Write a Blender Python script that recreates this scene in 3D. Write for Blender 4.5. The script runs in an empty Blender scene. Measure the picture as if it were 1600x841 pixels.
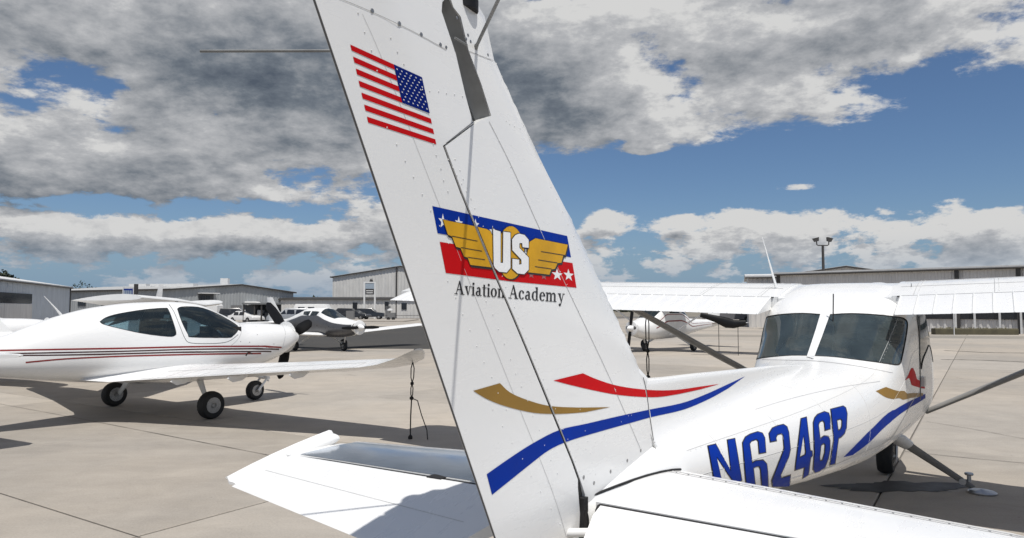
import bpy, bmesh, math, random
import numpy as np
from mathutils import Vector, Matrix
from mathutils.bvhtree import BVHTree
from mathutils.geometry import delaunay_2d_cdt
random.seed(7)
scene = bpy.context.scene
COL = scene.collection
R = math.radians

# ------------------------------------------------------------------ camera
FPX, HORIZON, CAM_H = 1120.0, 482.0, 1.70
PITCH = math.atan((HORIZON - 420.5) / FPX)
cam_data = bpy.data.cameras.new('camera')
cam = bpy.data.objects.new('camera', cam_data); COL.objects.link(cam)
cam_data.sensor_width = 36.0
cam_data.lens = FPX / 1600.0 * 36.0
cam_data.clip_start = 0.05
cam_data.clip_end = 6000
cam.location = (0, 0, CAM_H)
cam.rotation_euler = (R(90) + PITCH, 0, 0)
scene.camera = cam
scene.view_settings.view_transform = 'Standard'
scene.view_settings.look = 'None'
scene.view_settings.exposure = -0.25
scene.view_settings.gamma = 1.0

HEAD = R(34.0)                       # heading of the parked line, clockwise from +Y
def heading_vec(h): return Vector((math.sin(h), math.cos(h), 0)), Vector((-math.cos(h), math.sin(h), 0))

# ------------------------------------------------------------------ sun
_f, _l = heading_vec(HEAD)
to_sun = (_f * -0.27 - _l * 0.35 + Vector((0, 0, 1))).normalized()
sun_el = math.asin(to_sun.z); sun_az = math.atan2(to_sun.x, to_sun.y)
sun_d = bpy.data.lights.new('sun', 'SUN'); sun_d.energy = 5.0; sun_d.angle = R(0.5); sun_d.color = (1.0, 0.965, 0.91)
sun = bpy.data.objects.new('sun', sun_d); COL.objects.link(sun)
sun.rotation_euler = to_sun.to_track_quat('Z', 'Y').to_euler()

# ------------------------------------------------------------------ node helpers
class NT:
    def __init__(s, tree): s.t = tree; s.n = tree.nodes; s.l = tree.links
    def add(s, typ, **kw):
        nd = s.n.new(typ)
        for k, v in kw.items():
            if k.startswith('_'): setattr(nd, k[1:], v)
        return nd
    def link(s, a, b): s.l.new(a, b)
    def math(s, op, a, b=None, c=None, clamp=False):
        nd = s.n.new('ShaderNodeMath'); nd.operation = op; nd.use_clamp = clamp
        for i, v in enumerate((a, b, c)):
            if v is None: continue
            if isinstance(v, (int, float)): nd.inputs[i].default_value = v
            else: s.l.new(v, nd.inputs[i])
        return nd.outputs[0]
    def vmath(s, op, a, b=None, sc=None):
        nd = s.n.new('ShaderNodeVectorMath'); nd.operation = op
        for i, v in enumerate((a, b)):
            if v is None: continue
            if isinstance(v, (tuple, list)): nd.inputs[i].default_value = v
            else: s.l.new(v, nd.inputs[i])
        if sc is not None:
            if isinstance(sc, (int, float)): nd.inputs['Scale'].default_value = sc
            else: s.l.new(sc, nd.inputs['Scale'])
        return nd.outputs[0]
    def noise(s, vec, scale, detail=4, rough=0.5, dist=0.0, lac=2.0):
        nd = s.n.new('ShaderNodeTexNoise')
        if vec is not None: s.l.new(vec, nd.inputs['Vector'])
        nd.inputs['Scale'].default_value = scale; nd.inputs['Detail'].default_value = detail
        nd.inputs['Roughness'].default_value = rough; nd.inputs['Distortion'].default_value = dist
        nd.inputs['Lacunarity'].default_value = lac
        return nd.outputs[0]
    def ramp(s, fac, stops, interp='LINEAR'):
        nd = s.n.new('ShaderNodeValToRGB'); cr = nd.color_ramp; cr.interpolation = interp
        while len(cr.elements) > 1: cr.elements.remove(cr.elements[-1])
        for i, (p, c) in enumerate(stops):
            e = cr.elements[0] if i == 0 else cr.elements.new(p)
            e.position = p; e.color = (*c, 1) if len(c) == 3 else c
        s.l.new(fac, nd.inputs[0]); return nd.outputs[0]
    def mix(s, fac, a, b, typ='MIX'):
        nd = s.n.new('ShaderNodeMix'); nd.data_type = 'RGBA'; nd.blend_type = typ
        for sock, v in ((nd.inputs[0], fac), (nd.inputs[6], a), (nd.inputs[7], b)):
            if isinstance(v, (int, float)): sock.default_value = v
            elif isinstance(v, (tuple, list)): sock.default_value = (*v, 1) if len(v) == 3 else v
            else: s.l.new(v, sock)
        return nd.outputs[2]
    def smooth(s, v, lo, hi):
        nd = s.n.new('ShaderNodeMapRange'); nd.interpolation_type = 'SMOOTHSTEP'
        s.l.new(v, nd.inputs[0]); nd.inputs[1].default_value = lo; nd.inputs[2].default_value = hi
        return nd.outputs[0]

# ------------------------------------------------------------------ world: Nishita sky with a layer of clouds
world = bpy.data.worlds.new('World'); scene.world = world; world.use_nodes = True
wt = NT(world.node_tree); wt.n.clear()
SKY_STRENGTH = 0.1
sky = wt.n.new('ShaderNodeTexSky'); sky.sky_type = 'NISHITA'; sky.sun_disc = False
sky.sun_elevation = sun_el; sky.sun_rotation = sun_az
sky.air_density = 1.0; sky.dust_density = 0.4; sky.ozone_density = 3.0
tc = wt.n.new('ShaderNodeTexCoord')
direction = wt.vmath('NORMALIZE', tc.outputs['Generated'])

def cloud_group():
    g = bpy.data.node_groups.new('cloud_density', 'ShaderNodeTree')
    g.interface.new_socket('Vector', in_out='INPUT', socket_type='NodeSocketVector')
    g.interface.new_socket('Density', in_out='OUTPUT', socket_type='NodeSocketFloat')
    t = NT(g)
    gi = g.nodes.new('NodeGroupInput'); go = g.nodes.new('NodeGroupOutput')
    d = gi.outputs[0]
    sep = g.nodes.new('ShaderNodeSeparateXYZ'); g.links.new(d, sep.inputs[0])
    z = t.math('MAXIMUM', sep.outputs[2], 0.0)
    zz = t.math('ADD', z, 0.20)
    comb = g.nodes.new('ShaderNodeCombineXYZ')
    g.links.new(t.math('DIVIDE', sep.outputs[0], zz), comb.inputs[0])
    g.links.new(t.math('DIVIDE', sep.outputs[1], zz), comb.inputs[1])
    comb.inputs[2].default_value = 3.1
    n1 = t.math('ADD', t.math('MULTIPLY', t.noise(comb.outputs[0], 1.9, 12, 0.64, 0.10), .74), t.math('MULTIPLY', t.noise(comb.outputs[0], 6.5, 8, 0.6, 0.2), .26))
    # puffs seen side-on near the horizon: noise on the direction itself, flattened
    puff = t.noise(t.vmath('MULTIPLY', d, (1.0, 1.0, 2.0)), 15.0, 10, 0.62, 0.1)
    low = t.smooth(sep.outputs[2], 0.30, 0.05)
    nz = t.math('ADD', t.math('MULTIPLY', n1, t.math('SUBTRACT', 1.0, t.math('MULTIPLY', low, 0.62))), t.math('MULTIPLY', puff, t.math('MULTIPLY', low, 0.62)))
    az = t.math('ARCTAN2', sep.outputs[0], sep.outputs[1]); el = t.math('ARCSINE', sep.outputs[2])
    total = nz
    def blob(u, v, ru, rv, w):
        # u, v: where the mass stands, as bearing and height above the horizon (given in photo pixels, stored as angles)
        a = math.atan((u - 800) / FPX); e = math.atan((HORIZON - v) / math.hypot(FPX, u - 800))
        A = t.math('MULTIPLY', t.math('SUBTRACT', az, a), FPX / ru); E = t.math('MULTIPLY', t.math('SUBTRACT', el, e), FPX / rv)
        q = t.math('ADD', t.math('MULTIPLY', A, A), t.math('MULTIPLY', E, E))
        return t.math('MULTIPLY', t.math('POWER', math.e, t.math('MULTIPLY', q, -1.0)), w)
    for b in CLOUDS: total = t.math('ADD', total, blob(*b))
    g.links.new(total, go.inputs[0])
    return g
CLOUDS = [  # u, v, ru, rv, weight
    (430, 110, 170, 70, 0.17), (330, 0, 400, 90, 0.08), (10, 265, 170, 40, 0.12), (240, 200, 420, 110, 0.115), (820, 30, 180, 110, 0.07), (1000, 60, 260, 80, 0.035),
    (1180, 60, 420, 80, 0.15), (1330, 150, 190, 50, 0.10), (1040, 175, 150, 25, 0.06), (860, 180, 100, 45, 0.07), (1010, 190, 120, 30, 0.04),
    (1250, 265, 420, 48, -0.26), (1560, 190, 110, 70, -0.13), (900, 300, 120, 40, -0.12), (945, 338, 34, 22, 0.26), (1010, 232, 34, 8, 0.20), (1250, 290, 50, 9, 0.24), (1070, 344, 20, 8, .18), (900, 160, 60, 30, .06),
    (90, 318, 200, 16, -0.12), (360, 322, 150, 13, -0.10), (100, 365, 210, 26, 0.10), (430, 365, 190, 30, 0.12), (620, 340, 120, 30, 0.05),
    (300, 410, 400, 12, -0.05), (1170, 352, 90, 30, 0.11), (1420, 352, 130, 24, 0.08), (1300, 330, 60, 20, -0.05), (1590, 370, 60, 34, 0.10), (1250, 405, 420, 40, 0.035),
    (250, 445, 400, 20, 0.03), (110, 90, 80, 24, -0.10), (1230, 12, 60, 20, -0.05), (1540, 60, 60, 60, -0.03)]
CG = cloud_group()
def dens(vec):
    nd = wt.n.new('ShaderNodeGroup'); nd.node_tree = CG; wt.link(vec, nd.inputs[0]); return nd.outputs[0]
D0 = dens(direction)
D1 = dens(wt.vmath('NORMALIZE', wt.vmath('ADD', direction, (0.012, 0.0, 0.022))))
THR = 0.485
alpha = wt.smooth(D0, THR, THR + 0.065)
edge = wt.math('SUBTRACT', D0, D1)               # sunward sides of the puffs
thick = wt.smooth(D0, THR + 0.03, THR + 0.34)
light = wt.math('ADD', wt.math('SUBTRACT', 0.79, wt.math('MULTIPLY', thick, 0.66)), wt.math('MULTIPLY', edge, 3.4), clamp=True)
sepz = wt.n.new('ShaderNodeSeparateXYZ'); wt.link(direction, sepz.inputs[0])
light = wt.math('ADD', light, wt.math('MULTIPLY', wt.smooth(sepz.outputs[2], 0.17, 0.06), 0.05), clamp=True)
light = wt.math('ADD', light, wt.math('MULTIPLY', wt.math('SUBTRACT', wt.noise(wt.vmath('MULTIPLY', direction, (1, 1, 1.9)), 34.0, 8, 0.62), .5), 0.55), clamp=True)
_az = wt.math('ARCTAN2', sepz.outputs[0], sepz.outputs[1])
light = wt.math('ADD', light, wt.math('MULTIPLY', wt.smooth(_az, -0.06, 0.06), 0.15), clamp=True)     # the thinner, brighter bank of cloud to the right
ccol = wt.ramp(light, [(0.0, (0.10, 0.125, 0.165)), (0.28, (0.19, 0.22, 0.26)), (0.55, (0.36, 0.38, 0.41)), (0.82, (0.55, 0.56, 0.58)), (1.0, (0.78, 0.78, 0.775))])
sep = wt.n.new('ShaderNodeSeparateXYZ'); wt.link(direction, sep.inputs[0])
skyc = wt.mix(1.0, sky.outputs[0], (0.70, 0.80, 0.93), 'MULTIPLY')
skyc = wt.vmath('SCALE', skyc, None, SKY_STRENGTH)
skyc = wt.mix(wt.smooth(sep.outputs[2], 0.15, -0.02), skyc, (0.23, 0.36, 0.52))
ccol2 = wt.mix(wt.smooth(sep.outputs[2], 0.10, 0.0), ccol, (0.37, 0.46, 0.57))
both = wt.mix(alpha, skyc, ccol2)
bg = wt.n.new('ShaderNodeBackground'); bg.inputs[1].default_value = 1.0
wt.link(both, bg.inputs[0])
wo = wt.n.new('ShaderNodeOutputWorld'); wt.link(bg.outputs[0], wo.inputs[0])

# ------------------------------------------------------------------ materials
def newmat(name):
    m = bpy.data.materials.new(name); m.use_nodes = True
    t = NT(m.node_tree); t.n.clear()
    out = t.n.new('ShaderNodeOutputMaterial'); b = t.n.new('ShaderNodeBsdfPrincipled'); t.link(b.outputs[0], out.inputs[0])
    return m, t, b, out
def objvec(t, sc=(1, 1, 1)):
    c = t.n.new('ShaderNodeTexCoord'); return t.vmath('MULTIPLY', c.outputs['Object'], sc)
def simple(name, col, rough=0.5, metal=0.0, var=0.08, scale=6.0, bump=0.0, bscale=60, coat=0.0, spec=None):
    m, t, b, o = newmat(name)
    v = objvec(t)
    n = t.noise(v, scale, 5, 0.6)
    a = tuple(c * (1 - var) for c in col); z = tuple(min(1, c * (1 + var)) for c in col)
    t.link(t.ramp(n, [(0.3, a), (0.7, z)]), b.inputs['Base Color'])
    t.link(t.ramp(n, [(0.3, (rough * .85,) * 3), (0.7, (min(1, rough * 1.15),) * 3)]), b.inputs['Roughness'])
    b.inputs['Metallic'].default_value = metal
    b.inputs['Coat Weight'].default_value = coat
    if spec is not None: b.inputs['Specular IOR Level'].default_value = spec
    if bump:
        bn = t.n.new('ShaderNodeBump'); bn.inputs['Strength'].default_value = bump; bn.inputs['Distance'].default_value = 0.01
        t.link(t.noise(v, bscale, 4, 0.6), bn.inputs['Height']); t.link(bn.outputs[0], b.inputs['Normal'])
    return m
def aircraft_white(name='white_aircraft_paint', col=(0.775, 0.775, 0.765), rough=0.22):
    # painted sheet metal: slight waviness and faint grime streaks
    m, t, b, o = newmat(name)
    v = objvec(t)
    grime = t.noise(objvec(t, (1.2, 5.0, 5.0)), 2.2, 6, 0.65)
    spots = t.noise(v, 38.0, 3, 0.6)
    g = t.math('MULTIPLY', t.smooth(grime, 0.56, 0.86), 0.16)
    s = t.math('MULTIPLY', t.smooth(spots, 0.70, 0.82), 0.05)
    t.link(t.mix(t.math('ADD', g, s), col, (0.42, 0.41, 0.38)), b.inputs['Base Color'])
    t.link(t.ramp(grime, [(0.3, (rough,) * 3), (0.8, (rough + 0.16,) * 3)]), b.inputs['Roughness'])
    b.inputs['Coat Weight'].default_value = 0.25; b.inputs['Coat Roughness'].default_value = 0.08
    bn = t.n.new('ShaderNodeBump'); bn.inputs['Strength'].default_value = 0.10; bn.inputs['Distance'].default_value = 0.012
    t.link(t.noise(v, 2.6, 3, 0.5), bn.inputs['Height']); t.link(bn.outputs[0], b.inputs['Normal'])
    return m
WHITE = aircraft_white()
WHITE_BG = simple('faded_white_paint', (0.74, 0.74, 0.73), 0.4, var=0.05)
DARKIN = simple('dark_cabin_fabric', (0.07, 0.075, 0.08), 0.85)
BLACK = simple('black_rubber', (0.018, 0.018, 0.018), 0.75, var=0.2, bump=0.3)
BLACKGLOSS = simple('black_paint', (0.010, 0.010, 0.011), 0.45, spec=.2)
GAP = simple('black_seal_and_gap_shade', (0.012, 0.012, 0.013), 0.8)  # black of rubber seals, also painted in for shade inside hinge gaps
METAL = simple('dull_aluminium', (0.46, 0.46, 0.46), 0.38, metal=0.85, var=0.12, scale=20)
GREYM = simple('grey_channel_metal', (0.20, 0.205, 0.205), 0.5, metal=0.35, var=0.2, scale=14)
POLISH = simple('polished_aluminium_skin', (0.60, 0.66, 0.74), 0.13, metal=1.0, var=0.05, scale=5, bump=0.05, bscale=9)
GREYP = simple('grey_strut_paint', (0.26, 0.255, 0.245), 0.42, var=0.10, scale=9)
SCREW = simple('steel_screw', (0.30, 0.30, 0.30), 0.4, metal=0.8)
SEAMM = simple('grimy_seam', (0.10, 0.10, 0.10), 0.7)
FAINT = simple('faint_panel_line', (0.42, 0.42, 0.42), 0.6)
RED = simple('red_vinyl', (0.50, 0.003, 0.006), 0.6, var=0.06, spec=.12)
BLUE = simple('blue_vinyl', (0.0, 0.026, 0.27), 0.6, var=0.12, spec=.10)
NAVY = simple('navy_vinyl', (0.001, 0.012, 0.15), 0.6, var=0.10, spec=.1)
GOLD = simple('gold_vinyl', (0.62, 0.33, 0.012), 0.5, spec=.25, var=0.16, scale=9)
OCHRE = simple('ochre_vinyl', (0.25, 0.135, 0.012), 0.5, var=0.08)
INK = simple('black_vinyl', (0.012, 0.012, 0.014), 0.4)
SHADE = simple('dark_red_print', (0.20, 0.015, 0.012), 0.45)
DWHITE = simple('white_vinyl', (0.80, 0.80, 0.80), 0.35, var=0.02)
BROWNL = simple('dark_brown_pinstripe', (0.045, 0.014, 0.012), 0.5)
MAROON = simple('maroon_pinstripe', (0.21, 0.014, 0.010), 0.4)
ROPE = simple('black_rope', (0.018, 0.017, 0.016), 0.9, bump=0.6, bscale=200)
def glass_mat(name, tint=(0.42, 0.52, 0.54), refl=1.0, dust=0.05):
    m = bpy.data.materials.new(name); m.use_nodes = True; t = NT(m.node_tree); t.n.clear()
    out = t.n.new('ShaderNodeOutputMaterial'); tr = t.n.new('ShaderNodeBsdfTransparent'); gl = t.n.new('ShaderNodeBsdfGlossy')
    n = t.noise(objvec(t), 3.0, 3, 0.5)
    t.link(t.ramp(n, [(0.3, tuple(c * .9 for c in tint)), (0.7, tint)]), tr.inputs[0])
    gl.inputs['Roughness'].default_value = 0.03; gl.inputs[0].default_value = (0.9 * refl,) * 3 + (1,)
    fr = t.n.new('ShaderNodeFresnel'); fr.inputs[0].default_value = 1.5
    mx = t.n.new('ShaderNodeMixShader'); t.link(fr.outputs[0], mx.inputs[0]); t.link(tr.outputs[0], mx.inputs[1]); t.link(gl.outputs[0], mx.inputs[2])
    df = t.n.new('ShaderNodeBsdfDiffuse'); df.inputs[0].default_value = (.36, .47, .50, 1); m2 = t.n.new('ShaderNodeMixShader')
    t.link(t.ramp(t.noise(objvec(t), 5.0, 5, .6), [(.3, (dust * .7,) * 3), (.7, (dust * 1.3,) * 3)]), m2.inputs[0]); t.link(mx.outputs[0], m2.inputs[1]); t.link(df.outputs[0], m2.inputs[2])
    t.link(m2.outputs[0], out.inputs[0]); return m
GLASS = glass_mat('tinted_acrylic', (0.74, 0.88, 0.92), dust=0.10)
GLASS_MID = glass_mat('green_tinted_acrylic', (0.50, 0.66, 0.72), dust=0.035)
GLASS_DARK = glass_mat('dark_tinted_acrylic', (0.16, 0.20, 0.22))

# ------------------------------------------------------------------ object helpers
def ob(name, me, mat=None, parent=None, loc=None):
    o = bpy.data.objects.new(name, me)
    if mat is not None and not me.materials: me.materials.append(mat)
    COL.objects.link(o)
    if parent: o.parent = parent
    if loc: o.location = loc
    return o
def mesh(name, v, f, smooth=False):
    me = bpy.data.meshes.new(name); me.from_pydata([tuple(p) for p in v], [], [tuple(q) for q in f]); me.validate(); me.update()
    if smooth: me.polygons.foreach_set('use_smooth', [True] * len(me.polygons))
    return me
class MB:
    """collects shapes into one mesh"""
    def __init__(s): s.v = []; s.f = []
    def add(s, v, f):
        n = len(s.v); s.v += [tuple(p) for p in v]; s.f += [tuple(i + n for i in q) for q in f]; return s
    def box(s, c, d, M=None):
        cx, cy, cz = c; x, y, z = d[0] / 2, d[1] / 2, d[2] / 2
        v = [Vector((cx + a * x, cy + b * y, cz + e * z)) for a in (-1, 1) for b in (-1, 1) for e in (-1, 1)]
        if M: v = [M @ p for p in v]
        return s.add(v, [(0, 1, 3, 2), (4, 6, 7, 5), (0, 4, 5, 1), (2, 3, 7, 6), (0, 2, 6, 4), (1, 5, 7, 3)])
    def box2(s, a, b): return s.box([(a[i] + b[i]) / 2 for i in range(3)], [abs(b[i] - a[i]) for i in range(3)])
    def tube(s, pts, r, n=10, cap=True, flat=1.0, up=None):
        pts = [Vector(p) for p in pts]; rs = r if isinstance(r, (list, tuple)) else [r] * len(pts)
        v = []; f = []
        prev = None
        for i, p in enumerate(pts):
            d = (pts[min(i + 1, len(pts) - 1)] - pts[max(i - 1, 0)]).normalized()
            u = Vector(up) if up else (prev if prev is not None else (Vector((0, 0, 1)) if abs(d.z) < .9 else Vector((1, 0, 0))))
            a = d.cross(u).normalized(); b = a.cross(d).normalized(); prev = b
            for k in range(n):
                t = 2 * math.pi * k / n
                v.append(p + a * math.cos(t) * rs[i] + b * math.sin(t) * rs[i] * flat)
        for i in range(len(pts) - 1):
            for k in range(n):
                k2 = (k + 1) % n; f.append((i * n + k, i * n + k2, (i + 1) * n + k2, (i + 1) * n + k))
        if cap: f.append(tuple(range(n))[::-1]); f.append(tuple(range((len(pts) - 1) * n, len(pts) * n)))
        return s.add(v, f)
    def prism(s, outline, thick, M=None):
        n = len(outline); v = [Vector((p[0], p[1], 0)) for p in outline] + [Vector((p[0], p[1], thick)) for p in outline]
        if M: v = [M @ p for p in v]
        return s.add(v, [tuple(range(n))[::-1], tuple(range(n, 2 * n))] + [(i, (i + 1) % n, n + (i + 1) % n, n + i) for i in range(n)])
    def lathe(s, prof, c, axis, n=20):
        """prof: list of (radius, offset along axis)"""
        axis = Vector(axis).normalized(); u = Vector((0, 0, 1)) if abs(axis.z) < .9 else Vector((1, 0, 0))
        a = axis.cross(u).normalized(); b = a.cross(axis); c = Vector(c); v = []; f = []
        for r, o in prof:
            for k in range(n):
                t = 2 * math.pi * k / n; v.append(c + axis * o + a * math.cos(t) * r + b * math.sin(t) * r)
        for i in range(len(prof) - 1):
            for k in range(n):
                k2 = (k + 1) % n; f.append((i * n + k, i * n + k2, (i + 1) * n + k2, (i + 1) * n + k))
        f.append(tuple(range(n))[::-1]); f.append(tuple(range((len(prof) - 1) * n, len(prof) * n)))
        return s.add(v, f)
    def build(s, name, mat, parent=None, smooth=False, loc=None):
        me = mesh(name, s.v, s.f, smooth)
        bm = bmesh.new(); bm.from_mesh(me); bmesh.ops.recalc_face_normals(bm, faces=bm.faces); bm.to_mesh(me); bm.free()
        if smooth: me.set_sharp_from_angle(angle=R(38))
        return ob(name, me, mat, parent, loc)
def tag(o, label=None, cat=None, group=None, kind=None):
    if label: o['label'] = label
    if cat: o['category'] = cat
    if group: o['group'] = group
    if kind: o['kind'] = kind
    return o
def empty(name, loc, heading, label, cat, group=None):
    """Empty at a thing's base; its local x axis points along the heading"""
    o = bpy.data.objects.new(name, None); COL.objects.link(o); o.empty_display_size = .2
    o.location = loc; o.rotation_euler = (0, 0, math.pi / 2 - heading)
    return tag(o, label, cat, group)
def pchip(xs, ys):
    xs = np.array(xs, float); ys = np.array(ys, float); h = np.diff(xs); d = np.diff(ys) / h; m = np.zeros(len(xs))
    for i in range(1, len(xs) - 1):
        if d[i - 1] * d[i] > 0: m[i] = 2 * d[i - 1] * d[i] / (d[i - 1] + d[i])
    m[0] = d[0]; m[-1] = d[-1]
    def f(x):
        x = min(max(x, xs[0]), xs[-1]); i = min(int(np.searchsorted(xs, x, 'right')) - 1, len(h) - 1); i = max(i, 0)
        t = (x - xs[i]) / h[i]
        return float((1 + 2 * t) * (1 - t) ** 2 * ys[i] + t * (1 - t) ** 2 * h[i] * m[i] + t * t * (3 - 2 * t) * ys[i + 1] + t * t * (t - 1) * h[i] * m[i + 1])
    return f

# measuring rays: from the photograph's viewpoint into a thing's own frame, used to survey real 3D coordinates
def ray_world(u, v):
    a, b = (u - 800) / FPX, (420.5 - v) / FPX
    return Vector((a, math.cos(PITCH) - b * math.sin(PITCH), math.sin(PITCH) + b * math.cos(PITCH)))
class Frame:
    def __init__(s, origin, heading):
        s.f, s.l = heading_vec(heading); s.o = Vector(origin); s.h = heading
        c = Vector((0, 0, CAM_H)) - s.o; s.cam = Vector((c.dot(s.f), c.dot(s.l), c.z))
    def ray(s, u, v): d = ray_world(u, v); return Vector((d.dot(s.f), d.dot(s.l), d.z))
    def at(s, u, v, ax, val):
        i = 'xyz'.index(ax); d = s.ray(u, v); return s.cam + d * ((val - s.cam[i]) / d[i])
    def world(s, p): return s.o + s.f * p[0] + s.l * p[1] + Vector((0, 0, p[2]))
def ground(u, v, z=0.0):
    d = ray_world(u, v); return Vector((0, 0, CAM_H)) + d * ((z - CAM_H) / d.z)
def at_depth(u, v, Y):
    d = ray_world(u, v); return Vector((0, 0, CAM_H)) + d * (Y / d.y)

def dens_poly(poly, step):
    out = []
    n = len(poly)
    for i in range(n):
        a = Vector(poly[i]); b = Vector(poly[(i + 1) % n]); k = max(1, int((b - a).length / step))
        for j in range(k): out.append(a.lerp(b, j / k))
    return out
def smooth_poly(pts, n=6):
    """open Catmull-Rom through pts"""
    P = [Vector(p) for p in pts]; out = []
    for i in range(len(P) - 1):
        p0 = P[max(i - 1, 0)]; p1 = P[i]; p2 = P[i + 1]; p3 = P[min(i + 2, len(P) - 1)]
        for j in range(n):
            t = j / n
            out.append(0.5 * ((2 * p1) + (p2 - p0) * t + (2 * p0 - 5 * p1 + 4 * p2 - p3) * t * t + (3 * p1 - p0 - 3 * p2 + p3) * t ** 3))
    out.append(P[-1]); return out
def cdt(polys, grid):
    """polys: list of point loops (2D). returns verts, [(tri, set(of poly ids))]"""
    V = []; F = []
    for p in polys:
        if sum(p[i - 1][0] * p[i][1] - p[i][0] * p[i - 1][1] for i in range(len(p))) < 0: p = list(p)[::-1]
        F.append(list(range(len(V), len(V) + len(p)))); V += [Vector((q[0], q[1])) for q in p]
    V += [Vector(g) for g in grid]
    vo, eo, fo, ov, oe, of = delaunay_2d_cdt(V, [], F, 1, 1e-6, True)
    return vo, [(tuple(f), set(s)) for f, s in zip(fo, of)]
def grid_in(polys, step, sy=None):
    xs = [q[0] for p in polys for q in p]; ys = [q[1] for p in polys for q in p]; sy = sy or step
    x = min(xs) + step * .37; out = []
    while x < max(xs):
        y = min(ys) + sy * .41
        while y < max(ys): out.append((x, y)); y += sy
        x += step
    return out

class Surf:
    """parametric surface (s,t) -> local point; can be cut along outlines and can carry decals"""
    def __init__(s, fn, s0, s1, t0, t1, ns, nt):
        s.fn, s.dom, s.ns, s.nt = fn, (s0, s1, t0, t1), ns, nt
        V = []; s.par = []
        for i in range(ns + 1):
            for j in range(nt + 1):
                a = s0 + (s1 - s0) * i / ns; b = t0 + (t1 - t0) * j / nt; s.par.append((a, b)); V.append(Vector(fn(a, b)))
        s.tri = []
        for i in range(ns):
            for j in range(nt):
                a = i * (nt + 1) + j; b = a + nt + 1; s.tri += [(a, b, b + 1), (a, b + 1, a + 1)]
        s.V = V; s.bvh = BVHTree.FromPolygons(V, s.tri)
    def inv(s, fr, u, v):
        d = fr.ray(u, v).normalized(); loc, nrm, idx, dist = s.bvh.ray_cast(fr.cam, d)
        if loc is None:
            # grazing: nearest point on the surface to the ray
            best = None
            for k in range(60):
                p = fr.cam + d * (1.5 + k * .25); l, n, ix, ds = s.bvh.find_nearest(p)
                if best is None or ds < best[0]: best = (ds, l, ix)
            loc, idx = best[1], best[2]
        a, b, c = s.tri[idx]; A, B, C = s.V[a], s.V[b], s.V[c]
        v0, v1, v2 = B - A, C - A, loc - A; d00, d01, d11, d20, d21 = v0.dot(v0), v0.dot(v1), v1.dot(v1), v2.dot(v0), v2.dot(v1)
        den = d00 * d11 - d01 * d01
        if abs(den) < 1e-14: return s.par[a]
        w1 = (d11 * d20 - d01 * d21) / den; w2 = (d00 * d21 - d01 * d20) / den; w0 = 1 - w1 - w2
        pa, pb, pc = s.par[a], s.par[b], s.par[c]
        return (w0 * pa[0] + w1 * pb[0] + w2 * pc[0], w0 * pa[1] + w1 * pb[1] + w2 * pc[1])
    def normal(s, a, b, outward=None):
        e = 1e-3; p = Vector(s.fn(a, b)); n = (Vector(s.fn(a + e, b)) - p).cross(Vector(s.fn(a, b + e)) - p)
        n = n.normalized() if n.length > 0 else Vector((0, -1, 0))
        return n
    def body(s, holes):
        s0, s1, t0, t1 = s.dom
        rect = dens_poly([(s0, t0), (s1, t0), (s1, t1), (s0, t1)], min((s1 - s0) / s.ns, (t1 - t0) / s.nt))
        g = [(s0 + (s1 - s0) * i / s.ns, t0 + (t1 - t0) * j / s.nt) for i in range(1, s.ns) for j in range(1, s.nt)]
        vo, fs = cdt([rect] + holes, g)
        P = [s.fn(q[0], q[1]) for q in vo]
        return P, [f for f, ids in fs if not any(i > 0 for i in ids)], [[f for f, ids in fs if (k + 1) in ids] for k in range(len(holes))]
    def decal(s, polys, off, step):
        vo, fs = cdt(polys, grid_in(polys, step))
        P = [Vector(s.fn(q[0], q[1])) + s.normal(q[0], q[1]) * off for q in vo]
        return P, [f for f, ids in fs if ids]

def used(P, F, name, smooth=True):
    ids = sorted({i for f in F for i in f}); mp = {k: n for n, k in enumerate(ids)}
    return mesh(name, [P[i] for i in ids], [tuple(mp[i] for i in f) for f in F], smooth)
def orient(me, toward=None):
    bm = bmesh.new(); bm.from_mesh(me); bmesh.ops.remove_doubles(bm, verts=bm.verts, dist=1e-5); bmesh.ops.recalc_face_normals(bm, faces=bm.faces)
    c = sum((f.normal.y * f.calc_center_median().y + f.normal.z * (f.calc_center_median().z - 1.1)) * f.calc_area() for f in bm.faces)
    if c < 0: bmesh.ops.reverse_faces(bm, faces=bm.faces)
    bm.to_mesh(me); bm.free()
    me.polygons.foreach_set('use_smooth', [True] * len(me.polygons)); return me

def superring(w, zt, zb, nt_=2.4, nb_=2.6, mid=0.45):
    zm = zb + (zt - zb) * mid
    def f(t):     # t in 0..1, 0 at the bottom, .25 at +y side, .5 top
        a = 2 * math.pi * t; sx, cz = math.sin(a), -math.cos(a)
        n = nt_ if cz > 0 else nb_; H = (zt - zm) if cz > 0 else (zm - zb)
        return w * math.copysign(abs(sx) ** (2 / n), sx), zm + H * math.copysign(abs(cz) ** (2 / n), cz)
    return f

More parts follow.
